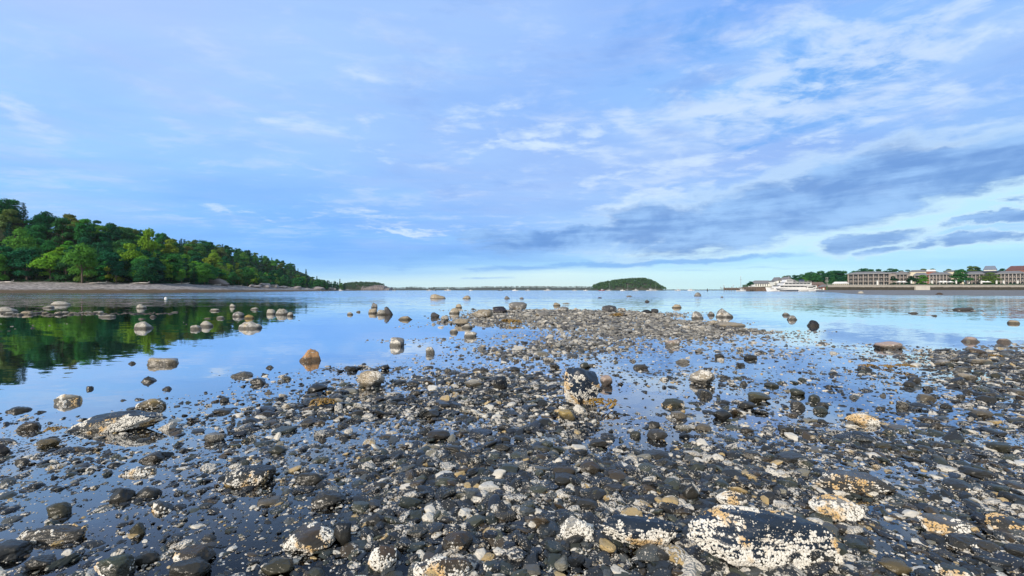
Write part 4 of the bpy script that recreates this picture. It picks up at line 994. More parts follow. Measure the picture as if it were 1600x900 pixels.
# ------------------------------------------------------------------ far shores
def wooded_mass(name, outline, Y, depth, tree, n, colr, label, base_py=None, ground=M_FARWOOD_GROUND, conif=.5, cliff=None):
    """an island or headland with rounded ground and one mass of far-off trees; outline: (px, skyline py)"""
    px = np.array([o[0] for o in outline], float); py = np.array([o[1] for o in outline], float)
    def hg(q): return np.maximum(wz(np.interp(q, px, py), Y) - tree * .8, -.5)
    qs = np.linspace(px[0], px[-1], 90); vs_ = np.linspace(-1, 1, 17); Q, V = np.meshgrid(qs, vs_, indexing='ij')
    prof = np.clip(1 - np.abs(V) ** 2.6, 0, 1); xx = wx(Q, Y); yy = Y + V * depth / 2
    zz = (hg(Q) + 1.2) * prof - 1.2 + fbm2((xx / 18).ravel(), (yy / 18).ravel(), 3, 2).reshape(Q.shape) * hg(Q) * .08
    idx = np.arange(Q.size).reshape(Q.shape); f = np.stack([idx[:-1, :-1], idx[1:, :-1], idx[1:, 1:], idx[:-1, 1:]], -1).reshape(-1, 4)
    o = link(name, npmesh(name, np.stack([xx.ravel(), yy.ravel(), zz.ravel()], 1), f), None, [ground], True); o['kind'] = 'structure'
    r = np.random.default_rng(int(px[0])); q = r.uniform(px[0], px[-1], n); v = r.uniform(-.93, .35, n)
    keep = hg(q) > 1.0; q, v = q[keep], v[keep]; n = len(q)
    x = wx(q, Y); y = Y + v * depth / 2; z = (hg(q) + 1.2) * np.clip(1 - np.abs(v) ** 2.6, 0, 1) - 1.2
    th = tree * r.uniform(.65, 1.12, n) * np.clip((hg(q) + tree) / tree, .3, 1)
    con = r.uniform(0, 1, n) < conif
    C, Nn, Sz = [], [], []
    m = 26
    for k in range(n):
        d = r.normal(size=(m, 3)); d /= np.linalg.norm(d, axis=1, keepdims=True); d[:, 2] = np.abs(d[:, 2])
        if con[k]:
            f_ = r.uniform(0, 1, m); rad = th[k] * .2 * (1 - f_); a = r.uniform(0, 6.28, m)
            c = np.stack([rad * np.cos(a), rad * np.sin(a), th[k] * (.15 + .85 * f_)], 1)
        else: c = d * th[k] * np.array([.42, .42, .55]) + np.array([0, 0, th[k] * .42])
        C.append(c + np.array([x[k], y[k], z[k]])); Nn.append(d + np.array([0, 0, .3])); Sz.append(np.full(m, th[k] * (.10 if con[k] else .17)))
    v_, f_ = leaf_quads(np.concatenate(C), np.concatenate(Nn), np.concatenate(Sz), 3)
    w = link('far_forest', npmesh('far_forest', v_, f_), None, [M_LEAF]); w.color = (*colr, 1); w['kind'] = 'stuff'; tag(w, label, 'forest')
wooded_mass('round_island', [(922,453),(926,447),(932,443.5),(945,440.5),(960,438),(975,436),(990,435),(1005,434.8),(1013,436.5),(1020,440.5),(1026,446),(1032,452.5)], 1300, 150, 10, 1100, (.06,.13,.045), 'rounded wooded island alone in the bay, covered in dense green trees')
wooded_mass('headland', [(537,447),(545,442),(560,441),(575,441),(590,442),(598,444),(604,450),(609,453)], 1150, 120, 8, 700, (.06,.12,.055), 'dense green wood on the low headland beyond the point')
wooded_mass('far_coast', [(560,449.5),(606,448.5),(625,449.5),(645,447.8),(665,449.2),(690,448.6),(720,449.0),(750,447.8),(790,447.5),(830,447.2),(870,447.6),(900,447.4),(930,448),(960,449)], 2700, 260, 9, 1500, (.06,.07,.04), 'long low wooded coast along the far horizon left of the round island', conif=.75)
wooded_mass('low_spit', [(1030,452.2),(1060,451.9),(1090,452.3),(1130,451.9),(1180,451.6)], 2300, 150, 3.5, 500, (.06,.065,.05), 'thin dark strip of far shore between the round island and the pier')
# headland cliff: pale rock showing between sea and wood
cl = []
for k in range(60):
    f = k / 59; px = 563 + 44 * f; top = wz(446.5 + 1.2 * math.sin(f * 9) + (2.5 if f > .8 else 0), 1085); w_ = 3 * math.sin(k * 1.7)
    cl.append([(wx(px, 1085) , 1085 + w_, -1), (wx(px, 1085), 1092 + w_ * .5, top * .55), (wx(px, 1085), 1099 + w_, top), (wx(px, 1085), 1125, top + .5), (wx(px, 1085), 1125, -1)])
m = MB(); m.loft(cl); o = m.build('headland_cliff', M_CLIFF); o['kind'] = 'structure'
# ------------------------------------------------------------------ the town side: mudflat, banks, sea wall
def strip(name, rows, mat, zs, ys_off=None):
    """rows: (px, [(Y, z), ...]) lofted into one sheet"""
    V = [[(wx(px, Y), Y, z) for Y, z in prof] for px, prof in rows]; n = len(V[0])
    v = np.array(V).reshape(-1, 3); idx = np.arange(len(v)).reshape(len(V), n)
    f = np.stack([idx[:-1, :-1], idx[1:, :-1], idx[1:, 1:], idx[:-1, 1:]], -1).reshape(-1, 4)
    o = link(name, npmesh(name, v, f), None, [mat], True); o['kind'] = 'structure'; return o
def mud_rows():
    rows = []
    for px in np.linspace(1275, 2000, 150):
        y0 = float(np.interp(px, [1275, 1295, 1320, 1345, 1400, 1500, 1700, 2000], [262, 190, 105, 80, 70, 64, 58, 52])); n = fbm2(np.array([px * .05]), np.array([1.0]), 3, 4)[0]
        y0 *= 1 + .06 * n
        rows.append((px, [(y0 * .7, -.6), (y0 * .93, -.12), (y0, .02 + .01 * n), (y0 * 1.12, .08 + .05 * n), (y0 + (276 - y0) * .4, .32 + .12 * n), (y0 + (276 - y0) * .75, .6), (286, .95)]))
    return rows
strip('mudflat', mud_rows(), M_MUD, None)
M_GRASS = simple('lawn', (.05, .09, .03), .9, .4, .3)
strip('town_ground', [(px, [(Y0, -.5), (Y0 + .6, zf), (Y0 + 60, zf + .6), (Y0 + 170, zf + 6), (Y0 + 400, zf + 9)]) for px, Y0, zf in ((1160, 372, 1.5), (1176, 366, 3.4), (1230, 360, 3.8), (1290, 352, 3.8), (1294, 284.5, 3.9), (1400, 284.5, 4.1), (1600, 284.5, 4.1), (1760, 284.5, 4.1), (2000, 284.5, 4.1))], M_GRASS, None)
def m_wall():
    m, g, out = material('granite_wall'); P = pos(g); x, y, z = g.xyz(P); n = g.noise(P, .5, 6, .7)
    b = g.node('ShaderNodeTexBrick'); b.inputs['Scale'].default_value = .8; b.inputs['Mortar Size'].default_value = .012; b.inputs['Color1'].default_value = (.36, .33, .30, 1); b.inputs['Color2'].default_value = (.26, .24, .22, 1); b.inputs['Mortar'].default_value = (.13, .12, .11, 1)
    g.put(b.inputs['Vector'], g.vec(x, z, y)); stone = X(g, b.outputs[0])
    weed = g.mix(n, (.018, .018, .014), (.075, .065, .045))       # weed plus painted shadow on the lower wall
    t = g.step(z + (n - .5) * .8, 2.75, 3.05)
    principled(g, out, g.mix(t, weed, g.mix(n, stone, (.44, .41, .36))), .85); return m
M_WALL = m_wall()
M_CONC = simple('pale_concrete', (.52, .49, .44), .8, .2, .5)
root = empty('sea_wall', (wx(1440, 284), 284, 0)); ox = wx(1440, 284)
m = MB()
x0, x1 = wx(1294, 284) - ox, wx(1900, 284) - ox
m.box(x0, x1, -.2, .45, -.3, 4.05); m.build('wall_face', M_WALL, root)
m = MB(); m.box(x0 - .1, x1, -.45, .6, 4.053, 4.35); m.build('coping', M_CONC, root, .03)
m = MB(); a, b = wx(1430, 283.2) - ox, wx(1452, 283.2) - ox; m.box(a, b, -1.4, -.203, -.3, 3.6); m.build('boat_ramp_block', M_CONC, root, .05)
tag(root, 'long granite sea wall with pale coping and dark foot of weed and painted shadow below the hotels', 'wall')
root = empty('stone_bank', (wx(1234, 352), 352, 0)); ox = wx(1234, 352)
m = MB(); r = random.Random(2)
for k in range(64):
    f = k / 63; xx = wx(1172, 352) - ox + f * (wx(1296, 352) - wx(1172, 352)); hh = 3.1 + .5 * math.sin(k * 1.3) + r.uniform(-.25, .25)
    m.box(xx - .1, xx + 1.16, -2.0 + r.uniform(-.5, .5) - .3, .4 + 14, -.5, hh)
m.build('boulder_slope', simple('brown_riprap', (.13, .095, .075), .9, .5, .8), root)
tag(root, 'brown riprap bank under the white inn', 'bank')
# ------------------------------------------------------------------ buildings
M_TAUPE = simple('taupe_siding', (.27, .232, .215), .8, .1, .3); M_POST = simple('pale_post', (.33, .295, .28), .8, .1, .3); M_SHADOW = simple('shaded_siding', (.12, .105, .10), .85, .1, .3)  # recessed wall: taupe siding with the balcony shade put into its colour
M_WHITE = simple('white_paint', (.80, .79, .76), .6, .06, .5); M_ROOF = simple('slate_roof', (.17, .17, .185), .85, .18, .4); M_DROOF = simple('dark_roof', (.045, .05, .065), .8, .2, .4)
M_REDROOF = simple('red_roof', (.13, .06, .058), .75, .15, .4); M_TANW = simple('cream_siding', (.62, .56, .44), .8, .1, .3); M_BRICK = simple('brick', (.26, .11, .085), .85, .2, .6)
def m_glass():
    m, g, out = material('window_glass'); principled(g, out, (.02, .026, .034), .08, spec=.8); return m
M_GLASS = m_glass()
M_METAL = simple('grey_metal', (.30, .31, .32), .45, .1, 2); M_WOOD = simple('weathered_wood', (.16, .12, .095), .85, .35, 2)
def hotel(px0, px1, Y, zb, storeys, bays, sh, roofh, label, post_mat=M_TAUPE, gable=False, depth=14, name='hotel_wing'):
    x0, x1 = wx(px0, Y), wx(px1, Y); cx = (x0 + x1) / 2; brg = math.atan2(cx, Y); W = (x1 - x0) * math.cos(brg); root = empty(name, (cx, Y, zb), -brg); hw = W / 2; top = storeys * sh
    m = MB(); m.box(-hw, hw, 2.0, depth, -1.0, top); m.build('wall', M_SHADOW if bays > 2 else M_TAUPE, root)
    for s in (-1, 1):
        m = MB(); m.box(*sorted((s * hw, s * (hw - .5))), .2, 1.997, -1, top); m.build('end_wall', M_TAUPE, root)
    bw = (W - 1.0) / bays
    for k in range(bays + 1):
        m = MB(); xx = -hw + .5 + k * bw; m.box(xx - .27, xx + .27, -.1, .45, -.6, top); m.build('post', post_mat, root, .02)
    for f in range(storeys):
        if f:
            m = MB(); m.box(-hw + .1, hw - .1, 0.02, 1.995, f * sh - .34, f * sh); m.build('balcony_slab', M_TAUPE, root)
            m = MB(); m.box(-hw + .3, hw - .3, .06, .11, f * sh + .95, f * sh + 1.05)
            for q in range(int(W / .55)): m.box(-hw + .35 + q * .55, -hw + .42 + q * .55, .065, .105, f * sh + .01, f * sh + .945)
            m.build('railing', post_mat, root)
        for k in range(bays):
            xx = -hw + .5 + (k + .5) * bw
            m = MB(); m.box(xx - bw * .34, xx + bw * .34, 1.93, 1.99, f * sh + .12, f * sh + 2.35); wn = m.build('window', M_GLASS, root)
            m = MB(); m.box(xx - bw * .36, xx - bw * .343, 1.88, 1.985, f * sh + .1, f * sh + 2.4); m.box(xx + bw * .343, xx + bw * .36, 1.88, 1.985, f * sh + .1, f * sh + 2.4); m.box(xx - .05, xx + .05, 1.88, 1.927, f * sh + .12, f * sh + 2.35); m.build('window_frame', M_WHITE, wn)
    m = MB()
    if gable: m.gable(-hw - .5, hw + .5, -.4, depth + .4, top + .003, top + roofh)
    else: m.hip(-hw - .6, hw + .6, -.6, depth + .6, top + .003, top + roofh, min(5, hw * .5))
    rf = m.build('roof', M_ROOF, root)
    m = MB(); m.box(-hw - .62, hw + .62, -.68, -.603, top - .2, top + .1); m.build('gutter', M_METAL, rf)
    return tag(root, label, 'hotel', 'hotel wings above the sea wall')
hotel(1323.5, 1390, 300, 4.1, 3, 8, 2.75, 1.7, 'three-storey balconied hotel wing at the left end of the sea wall, nearest the harbour')
hotel(1399, 1419, 303, 4.2, 3, 3, 2.65, 2.4, 'narrow three-storey gabled hotel wing between two dark trees', gable=True)
hotel(1428, 1449, 312, 4.2, 3, 3, 2.5, 2.0, 'set-back hotel wing behind the round bright green tree')
hotel(1451, 1486, 302, 4.2, 3, 6, 2.6, 1.7, 'hotel wing with close pale posts left of the tall broad tree', M_POST)
hotel(1511, 1538, 301, 4.2, 3, 4, 2.65, 1.8, 'hotel wing between the tall broad tree and the olive-brown tree', M_TAUPE)
hotel(1556, 1602, 300, 4.2, 3, 7, 2.8, 1.9, 'hotel wing right of the olive-brown tree below the red roof', M_POST)
hotel(1606, 1690, 300, 4.2, 3, 10, 2.8, 1.9, 'last hotel wing beyond the right edge of the photo', M_TAUPE)
def house(px0, px1, Y, zb, eave_py, ridge_py, wallm, roofm, label, cat='house', kind='hip', wins=(), depth=12, name='house', inx=None):
    x0, x1 = wx(px0, Y), wx(px1, Y); cx = (x0 + x1) / 2; brg = 0 if name == 'inn' else math.atan2(cx, Y); hw = (x1 - x0) / 2 * math.cos(brg); root = empty(name, (cx, Y, zb), -brg); ze = wz(eave_py, Y) - zb; zr = wz(ridge_py, Y) - zb
    m = MB(); m.box(-hw, hw, 0, depth, -2, ze); m.build('wall', wallm, root)
    m = MB()
    if kind == 'gable': m.gable(-hw - .4, hw + .4, -.4, depth + .4, ze + .003, zr)
    else: m.hip(-hw - .5, hw + .5, -.5, depth + .5, ze + .003, zr, hw * .35 if inx is None else inx)
    m.build('roof', roofm, root)
    rows, n = wins if wins else (0, 0)
    for f in range(rows):
        for k in range(n):
            xx = -hw + (k + .5) * 2 * hw / n; zc = ze * (f + .5) / rows; wd = min(.55, hw / n * .5); hh = min(.75, ze / rows * .32)
            m = MB(); m.box(xx - wd, xx + wd, -.05, -.004, zc - hh, zc + hh); wn = m.build('window', M_GLASS, root)
            m = MB(); m.box(xx - wd - .12, xx + wd + .12, -.09, -.053, zc - hh - .15, zc - hh - .003); m.build('sill', M_WHITE, wn)
    return tag(root, label, cat)
inn = house(1179.5, 1212, 430, 4.6, 443.2, 438, M_WHITE, M_ROOF, 'long two-storey white inn wing with grey hipped roof by the harbour', 'inn', wins=(2, 9), name='inn')
inn2 = house(1210, 1246, 422, 4.6, 440, 434, M_WHITE, M_ROOF, 'main block of the white inn with gables behind the ferry', 'inn', wins=(3, 9), name='inn', inx=9)
for k, (px, w_, e, t) in enumerate(((1218, 7, 438.5, 433), (1233.5, 9, 438, 432), (1242, 5, 441, 437))):
    m = MB(); xx = wx(px, 419) - inn2.location.x; hw = w_ / 2 / F * 419; ze = wz(e, 419) - inn2.location.z; zr = wz(t, 419) - inn2.location.z; m.box(-hw + xx, hw + xx, -3, 2, 0, ze); m.build('gable_wing', M_WHITE, inn2)
    m = MB(); m.gable(xx - hw - .35, xx + hw + .35, -3.3, 6, ze + .003, zr); m.build('gable_roof', M_ROOF, inn2)
    m = MB(); m.box(xx - .5, xx + .5, -3.05, -3.004, ze - 1.9, ze - .4); m.build('window', M_GLASS, inn2)
m = MB(); hx = (inn2.location.x - wx(1210, 422)); m.box(-hx, hx, -4.5, -.003, 2.6, 2.85); m.build('veranda_roof', M_ROOF, inn2)
for k in range(12):
    m = MB(); xx = -hx + .4 + k * (2 * hx - .8) / 11; m.box(xx - .1, xx + .1, -4.4, -4.2, -1.5, 2.597); m.build('veranda_post', M_WHITE, inn2)
house(1262, 1289, 375, 3.9, 445, 440.5, M_BRICK, simple('brown_roof', (.15, .105, .085), .85, .2, .5), 'low brown-roofed harbour building behind the ferry', 'building', wins=(1, 7), name='harbour_building')
house(1301, 1326, 308, 4.1, 443.2, 440, M_TANW, M_WHITE, 'low cream pavilion with flat pale roof left of the balconied hotel', 'building', wins=(1, 8), name='pavilion')
house(1421, 1447, 352, 8, 424.5, 421.5, M_TANW, M_ROOF, 'pale building with long low roof rising behind the hotels', 'building', wins=(1, 6), name='town_building')
house(1447, 1462, 360, 8, 424, 421, M_BRICK, M_WHITE, 'small pinkish block showing above the hotel roof', 'building', wins=(1, 4), name='town_building')
house(1476, 1506, 372, 8, 424.5, 421.8, M_TANW, M_ROOF, 'low pale building left of the tall broad tree, above the hotel roof', 'building', wins=(1, 6), name='town_building')
house(1507, 1572, 340, 8, 426, 423, M_DROOF, M_DROOF, 'long dark-roofed building behind the right-hand hotel wings', 'building', wins=(1, 9), name='town_building')
house(1537, 1557, 368, 9, 421.5, 415, M_WHITE, simple('bluegrey_roof', (.16, .19, .25), .8, .15, .5), 'blue-grey hip-roofed house peeking over the dark roof', 'house', wins=(1, 4))
house(1571, 1640, 345, 8, 421.5, 414.5, M_BRICK, M_REDROOF, 'large red-roofed building at the right edge, above the hotels', 'building', wins=(1, 9), name='town_building', inx=3)
house(1330, 1372, 350, 8, 427, 424.2, M_TANW, M_ROOF, 'long grey roof behind the balconied hotel wing', 'building', wins=(1, 8), name='town_building')
house(1380, 1422, 345, 8, 427, 424.5, M_TAUPE, M_ROOF, 'grey-roofed taupe building behind the narrow gabled wing', 'building', wins=(1, 8), name='town_building')
# ------------------------------------------------------------------ town trees
TG = 'trees of the harbour town'
def town_tree(px, Y, base, top, wide, tone, label, proto=None, k=1.0):
    pr = PB[int(px) % 6] if proto is None else proto; z = wz(base, Y)
    return plant(pr, 13, (wx(px, Y), Y, z), wz(top, Y) - z, wide, tuple(c * k for c in TONES[tone]), label, 'tree', TG)
tt = [town_tree(1441, 292, 447, 430.5, 1.35, 'fresh green', 'round bright green tree in front of the set-back hotel wing'), town_tree(1498, 291, 447, 421.5, 1.35, 'mid green', 'tall broad green tree in front of the hotels'),
  town_tree(1547, 292, 447, 425, 1.25, 'olive green', 'olive-brown tree in front of the right-hand hotel wings'), town_tree(1395, 293, 447, 431, 1.0, 'dark green', 'dark tree filling the gap beside the balconied hotel wing', k=.6),
  town_tree(1424, 295, 447, 431, 1.0, 'dark green', 'dark tree right of the narrow gabled hotel wing', k=.6), town_tree(1172.5, 372, 449, 439.5, 1.3, 'dark green', 'small dark tree at the landward end of the pier')]
for px, Y, base, top, tone in ((1232, 465, 446, 430, 'dark green'), (1226, 480, 446, 431, 'olive green'), (1243, 470, 446, 430.5, 'dark green'), (1253, 450, 446, 428, 'mid green'), (1262, 470, 446, 425.5, 'mid green'), (1272, 445, 446, 426, 'mid green'),
  (1282, 465, 446, 423.5, 'mid green'), (1291, 440, 446, 427, 'dark green'), (1298, 470, 446, 423, 'mid green'), (1309, 450, 446, 424, 'dark green'), (1318, 470, 446, 423.5, 'mid green'), (1326, 440, 446, 427, 'mid green'), (1279, 405, 447, 434, 'mid green'),
  (1257, 410, 447, 433, 'fresh green'), (1301, 400, 447, 432, 'mid green'), (1314, 395, 447, 433, 'dark green'), (1268, 480, 446, 424.5, 'dark green'), (1304, 480, 446, 422.5, 'mid green')):
    tt.append(town_tree(px, Y, base, top, 1.25, tone, f'{tone} tree in the harbour wood left of the hotels'))
for px, Y, base, top, tone in ((1346, 420, 436, 419.5, 'dark green'), (1353, 425, 436, 418.6, 'mid green'), (1362, 420, 436, 420, 'mid green'), (1372, 425, 436, 420.5, 'dark green'), (1391, 420, 436, 419, 'dark green'), (1399, 425, 436, 421, 'mid green'), (1407, 430, 436, 422, 'mid green'),
  (1444, 440, 434, 419.8, 'olive green'), (1457, 440, 434, 419.5, 'mid green'), (1419, 440, 434, 421, 'dark green'), (1482, 440, 434, 419.8, 'olive green'), (1503, 440, 434, 420, 'mid green'), (1519, 440, 434, 416.5, 'olive green'), (1528, 440, 434, 418, 'dark green'), (1566, 440, 434, 419, 'dark green'), (1334, 425, 436, 423, 'mid green'), (1382, 430, 436, 423, 'mid green')):
    tt.append(town_tree(px, Y, base, top, 1.25, tone, f'{tone} tree showing above the hotel roofs'))
uniquify(tt)
# shrubs along the foot of the hotels
# ------------------------------------------------------------------ terrace: lamp pillars, planters, umbrellas
def pillar():
    root = empty('lamp_pillar', (0, 0, 0)); m = MB(); m.box(-.32, .32, -.32, .32, 0, 2.7); m.build('pillar', M_WHITE, root, .04)
    m = MB(); m.box(-.42, .42, -.42, .42, 2.703, 2.9); m.build('cap', M_WHITE, root); m = MB(); m.tube((0, 0, 2.903), (0, 0, 3.5), .26, .18, 8); m.build('lantern', M_METAL, root); return root
pp = None; L = []
for px in (1371, 1424, 1456, 1474, 1494, 1514, 1533.5, 1557, 1568, 1590):
    o = copy_tree(pp) if pp else pillar(); pp = pp or o; o.location = (wx(px, 287), 287, 4.15)
    L.append(tag(o, 'white lamp pillar on the terrace behind the sea wall', 'lamp post', 'lamp pillars along the terrace'))
uniquify(L)
def shrub(seed):
    r = np.random.default_rng(seed); d = r.normal(size=(340, 3)); d /= np.linalg.norm(d, axis=1, keepdims=True); d[:, 2] = np.abs(d[:, 2])
    v, f = leaf_quads(d * np.array([.9, .6, .9]) * r.uniform(.7, 1.1, (340, 1)) + np.array([0, 0, .15]), d + np.array([0, 0, .3]), .16, seed); return npmesh('shrub', v, f)
SHR = [shrub(k) for k in range(3)]; L = []
r = random.Random(8); px = 1392.0
while px < 1604:
    o = bpy.data.objects.new('shrub', SHR[r.randrange(3)]); COL.objects.link(o)
    if not o.data.materials: o.data.materials.append(M_LEAF)
    o.location = (wx(px, 286.3), 286.3, 4.1); k = r.uniform(.9, 1.5); o.scale = (k * 1.2, k, k * .85); o.rotation_euler = (0, 0, r.uniform(-.4, .4)); o.color = (*[c * r.uniform(.4, .9) for c in TONES['dark green']], 1)
    L.append(tag(o, 'dark clipped shrub in the row along the top of the sea wall', 'shrub', 'shrubs along the sea wall')); px += r.uniform(4.2, 6.8)
uniquify_l = L
for o in L: o['label'] = 'dark clipped shrub in the row along the top of the sea wall'
def umbrella():
    root = empty('parasol', (0, 0, 0)); m = MB(); m.tube((0, 0, 0), (0, 0, 2.6), .05, .05, 6); m.build('pole', M_METAL, root)
    m = MB(); m.tube((0, 0, 2.0), (0, 0, 2.9), 2.1, .05, 10); m.build('canopy', M_WHITE, root); return root
pp = None; L = []
for px in (1405, 1412, 1470, 1477, 1485, 1537, 1543):
    o = copy_tree(pp) if pp else umbrella(); pp = pp or o; o.location = (wx(px, 288.5), 288.5, 4.15); L.append(tag(o, 'white parasol on the hotel terrace', 'parasol', 'white terrace parasols'))
uniquify(L)
# ------------------------------------------------------------------ pier
root = empty('pier', (wx(1150, 345), 345, 0)); ox = wx(1150, 345); x0, x1 = wx(1128.5, 345) - ox, wx(1180, 345) - ox
m = MB(); m.box(x0, x1, -2, 4, 2.35, 2.7); m.build('deck', M_WOOD, root)
m = MB(); m.box(x0, x1, -2.2, -2.003, .9, 2.3); m.build('fender_boards', simple('pier_boards', (.075, .06, .05), .9, .4, 1), root)
for k in range(14):
    m = MB(); xx = x0 + .3 + k * (x1 - x0 - .6) / 13; m.tube((xx, -2.5, -2), (xx, -2.5, 3.0 + (.7 if k % 3 == 0 else 0)), .22, .2, 7); m.build('pile', M_WOOD, root)
for k in range(9):
    m = MB(); xx = x0 + .5 + k * (x1 - x0 - 1) / 8; m.box(xx - .06, xx + .06, 3.7, 3.82, 2.703, 3.7); m.build('rail_post', M_WOOD, root)
tag(root, 'dark timber pier on piles left of the white inn', 'pier')
root = empty('dock_shed', (wx(1287, 341), 341, 0)); m = MB(); m.box(-3.2, 3.2, -2, 2, 0.3, 3.4); m.build('wall', simple('rust_siding', (.20, .075, .055), .85, .3, 1), root)
m = MB(); m.gable(-3.6, 3.6, -2.4, 2.4, 3.403, 5.2); m.build('roof', M_ROOF, root); m = MB(); m.box(-2.2, -.9, -2.06, -2.004, .6, 2.6); m.build('door', M_WHITE, root); m = MB(); m.box(.6, 1.9, -2.06, -2.004, 1.4, 2.6); m.build('window', M_GLASS, root)
tag(root, 'small rust-red shed on the dock right of the ferry', 'shed')
def pole_thing(px, Y, z, top, r0, label, name='mast', cat='mast', mat=None, group=None):
    root = empty(name, (wx(px, Y), Y, z)); h = wz(top, Y) - z; m = MB(); m.tube((0, 0, -.5), (0, 0, h), r0, r0 * .7, 7); m.build('pole', mat or M_METAL, root)
    m = MB(); m.box(-.9, .9, -.08, .08, h * .72, h * .72 + .16); m.build('cross_arm', mat or M_METAL, root); m = MB(); m.tube((0, 0, h + .003), (0, 0, h + .3), .2, .2, 7); m.build('finial', M_WHITE, root)
    return tag(root, label, cat, group)
pole_thing(1157.5, 346, 2.7, 432, .16, 'tall thin mast rising from the pier', mat=M_METAL)
pole_thing(1131, 345, 2.7, 445.5, .12, 'short mast at the seaward end of the pier'); pole_thing(1146, 345, 2.7, 445.5, .1, 'short light pole in the middle of the pier', 'light_pole', 'pole')
pole_thing(1290.8, 344, 1, 434, .07, 'left mast of the two standing right of the ferry', mat=M_WHITE); pole_thing(1293.2, 346, 1, 434, .07, 'right mast of the two standing right of the ferry', mat=M_WHITE)
# ------------------------------------------------------------------ boats
M_HULLW = simple('white_hull', (.66, .66, .66), .35, .04, 1); M_NAVY = simple('navy_stripe', (.03, .05, .10), .4, .1, 1); M_BUFF = simple('buff_cabin', (.70, .68, .62), .5, .05, 1); M_REDH = simple('red_hull', (.35, .06, .04), .45, .1, 1); M_BLK = simple('black_paint', (.02, .02, .022), .5, .1, 1)
def hull_rings(L, B, fb, sheer, draft=.4, n=9, transom=.8):
    rings = []
    for k in range(n):
        f = k / (n - 1); x = -L / 2 + L * f; b = B / 2 * (transom + (1 - transom) * min(f / .35, 1)) * (1 - max(0, (f - .45) / .55) ** 2.2 * .985); zt = fb + sheer * max(0, (f - .3) / .7) ** 2; rake = L * .05 * max(0, f - .6)
        rings.append([(x + rake * 1.6, -b, zt), (x + rake, -b * .92, zt * .4), (x, -b * .6, -draft * .3), (x, 0, -draft), (x, b * .6, -draft * .3), (x + rake, b * .92, zt * .4), (x + rake * 1.6, b, zt)])
    return rings
def motor_boat(L, hullm, name='motor_boat'):
    root = empty(name, (0, 0, 0)); B = L * .32
    m = MB(); m.loft(hull_rings(L, B, L * .10, L * .07)); m.build('hull', hullm, root)
    m = MB(); z0 = L * .10; c0, c1 = -L * .06, L * .22
    m.loft([[(c0, -B * .34, z0), (c1 + .3, -B * .3, z0), (c1 + .3, B * .3, z0), (c0, B * .34, z0)], [(c0, -B * .32, z0 + L * .17), (c1, -B * .27, z0 + L * .17), (c1, B * .27, z0 + L * .17), (c0, B * .32, z0 + L * .17)]]); cb = m.build('cabin', M_HULLW, root)
    m = MB(); m.box(c0 + .15, c1 - .1, -B * .345, -B * .33, z0 + L * .09, z0 + L * .14); m.box(c0 + .15, c1 - .1, B * .33, B * .345, z0 + L * .09, z0 + L * .14); m.build('side_window', M_GLASS, cb)
    m = MB(); m.box(c0 - L * .12, c1 + .1, -B * .36, B * .36, z0 + L * .17 + .003, z0 + L * .185); m.build('cabin_roof', M_HULLW, cb)
    m = MB(); m.tube((L * .02, 0, z0 + L * .18), (L * .02, 0, z0 + L * .48), .07, .05, 6); m.build('mast', M_METAL, root); return root
def sail_boat(L, hullm):
    root = empty('sailing_boat', (0, 0, 0)); B = L * .28; m = MB(); m.loft(hull_rings(L, B, L * .09, L * .03, transom=.55)); m.build('hull', hullm, root)
    m = MB(); m.loft([[(-L*.12,-B*.25,L*.09),(L*.2,-B*.2,L*.09),(L*.2,B*.2,L*.09),(-L*.12,B*.25,L*.09)],[(-L*.1,-B*.2,L*.15),(L*.15,-B*.15,L*.15),(L*.15,B*.15,L*.15),(-L*.1,B*.2,L*.15)]]); m.build('cabin', M_HULLW, root)
    m = MB(); m.tube((L*.08,0,L*.1),(L*.08,0,L*1.25),.10,.07,6); m.build('mast', M_METAL, root); m = MB(); m.tube((L*.07,0,L*.25),(-L*.36,0,L*.24),.13,.11,6); m.build('boom', M_HULLW, root); return root
BG = 'boats moored in the bay'
boats = [  # px, Y, length m, kind, hull, heading, label
 (616,700,6,'m','w',.5,'small white boat farthest left on the bay, near the headland'),(670,640,7,'m','w',.2,'white motor boat left of the big white boat on the bay'),(679,660,5.5,'m','n',2.6,'small dark boat just left of the big white boat'),(699,560,8.5,'m','w',.1,'big white motor boat left of centre on the bay'),
 (736,680,6,'m','w',2.8,'small white boat between the big white boat and the dark one'),(782,590,6.5,'m','n',.4,'dark-hulled boat at the centre of the bay'),(805,580,7.5,'m','w',2.9,'white motor boat right of the dark-hulled boat'),(824.5,620,7,'m','w',.3,'white motor boat by itself near the centre of the bay'),
 (855,590,9.5,'m','w',.15,'white motor boat left of the round island, longest of three'),(898,610,7,'s','w',.3,'white sailing boat just left of the round island'),(915,640,6.5,'s','w',2.7,'white sailing boat touching the left foot of the round island'),
 (940,560,8,'m','r',.2,'reddish-hulled boat with mast before the round island'),(952,545,8,'s','w',.5,'white sailing boat with tall mast before the left of the round island'),(973,590,6.5,'m','w',2.9,'white motor boat before the middle of the round island'),(980,620,8,'s','n',.4,'dark sailing boat with thin mast before the middle of the round island'),
 (993,540,7.5,'m','w',.2,'white motor boat before the right half of the round island'),(1016,530,9.5,'m','w',.3,'larger white boat before the right end of the round island'),(1024,560,8,'s','w',.4,'white sailing boat at the right end of the round island'),(1059,560,8,'m','w',.1,'white motor boat right of the round island'),(1080,600,9,'m','w',2.9,'white boat between the round island and the pier'),
 (480,420,8,'m','w',3.0,'white boat close under the wooded point'),(532,520,7.5,'m','w',2.7,'white boat off the tip of the wooded point'),(1158,318,7,'m','w',.1,'white motor boat alongside the dark timber pier')]
hm = {'w': M_HULLW, 'n': M_NAVY, 'r': M_REDH}
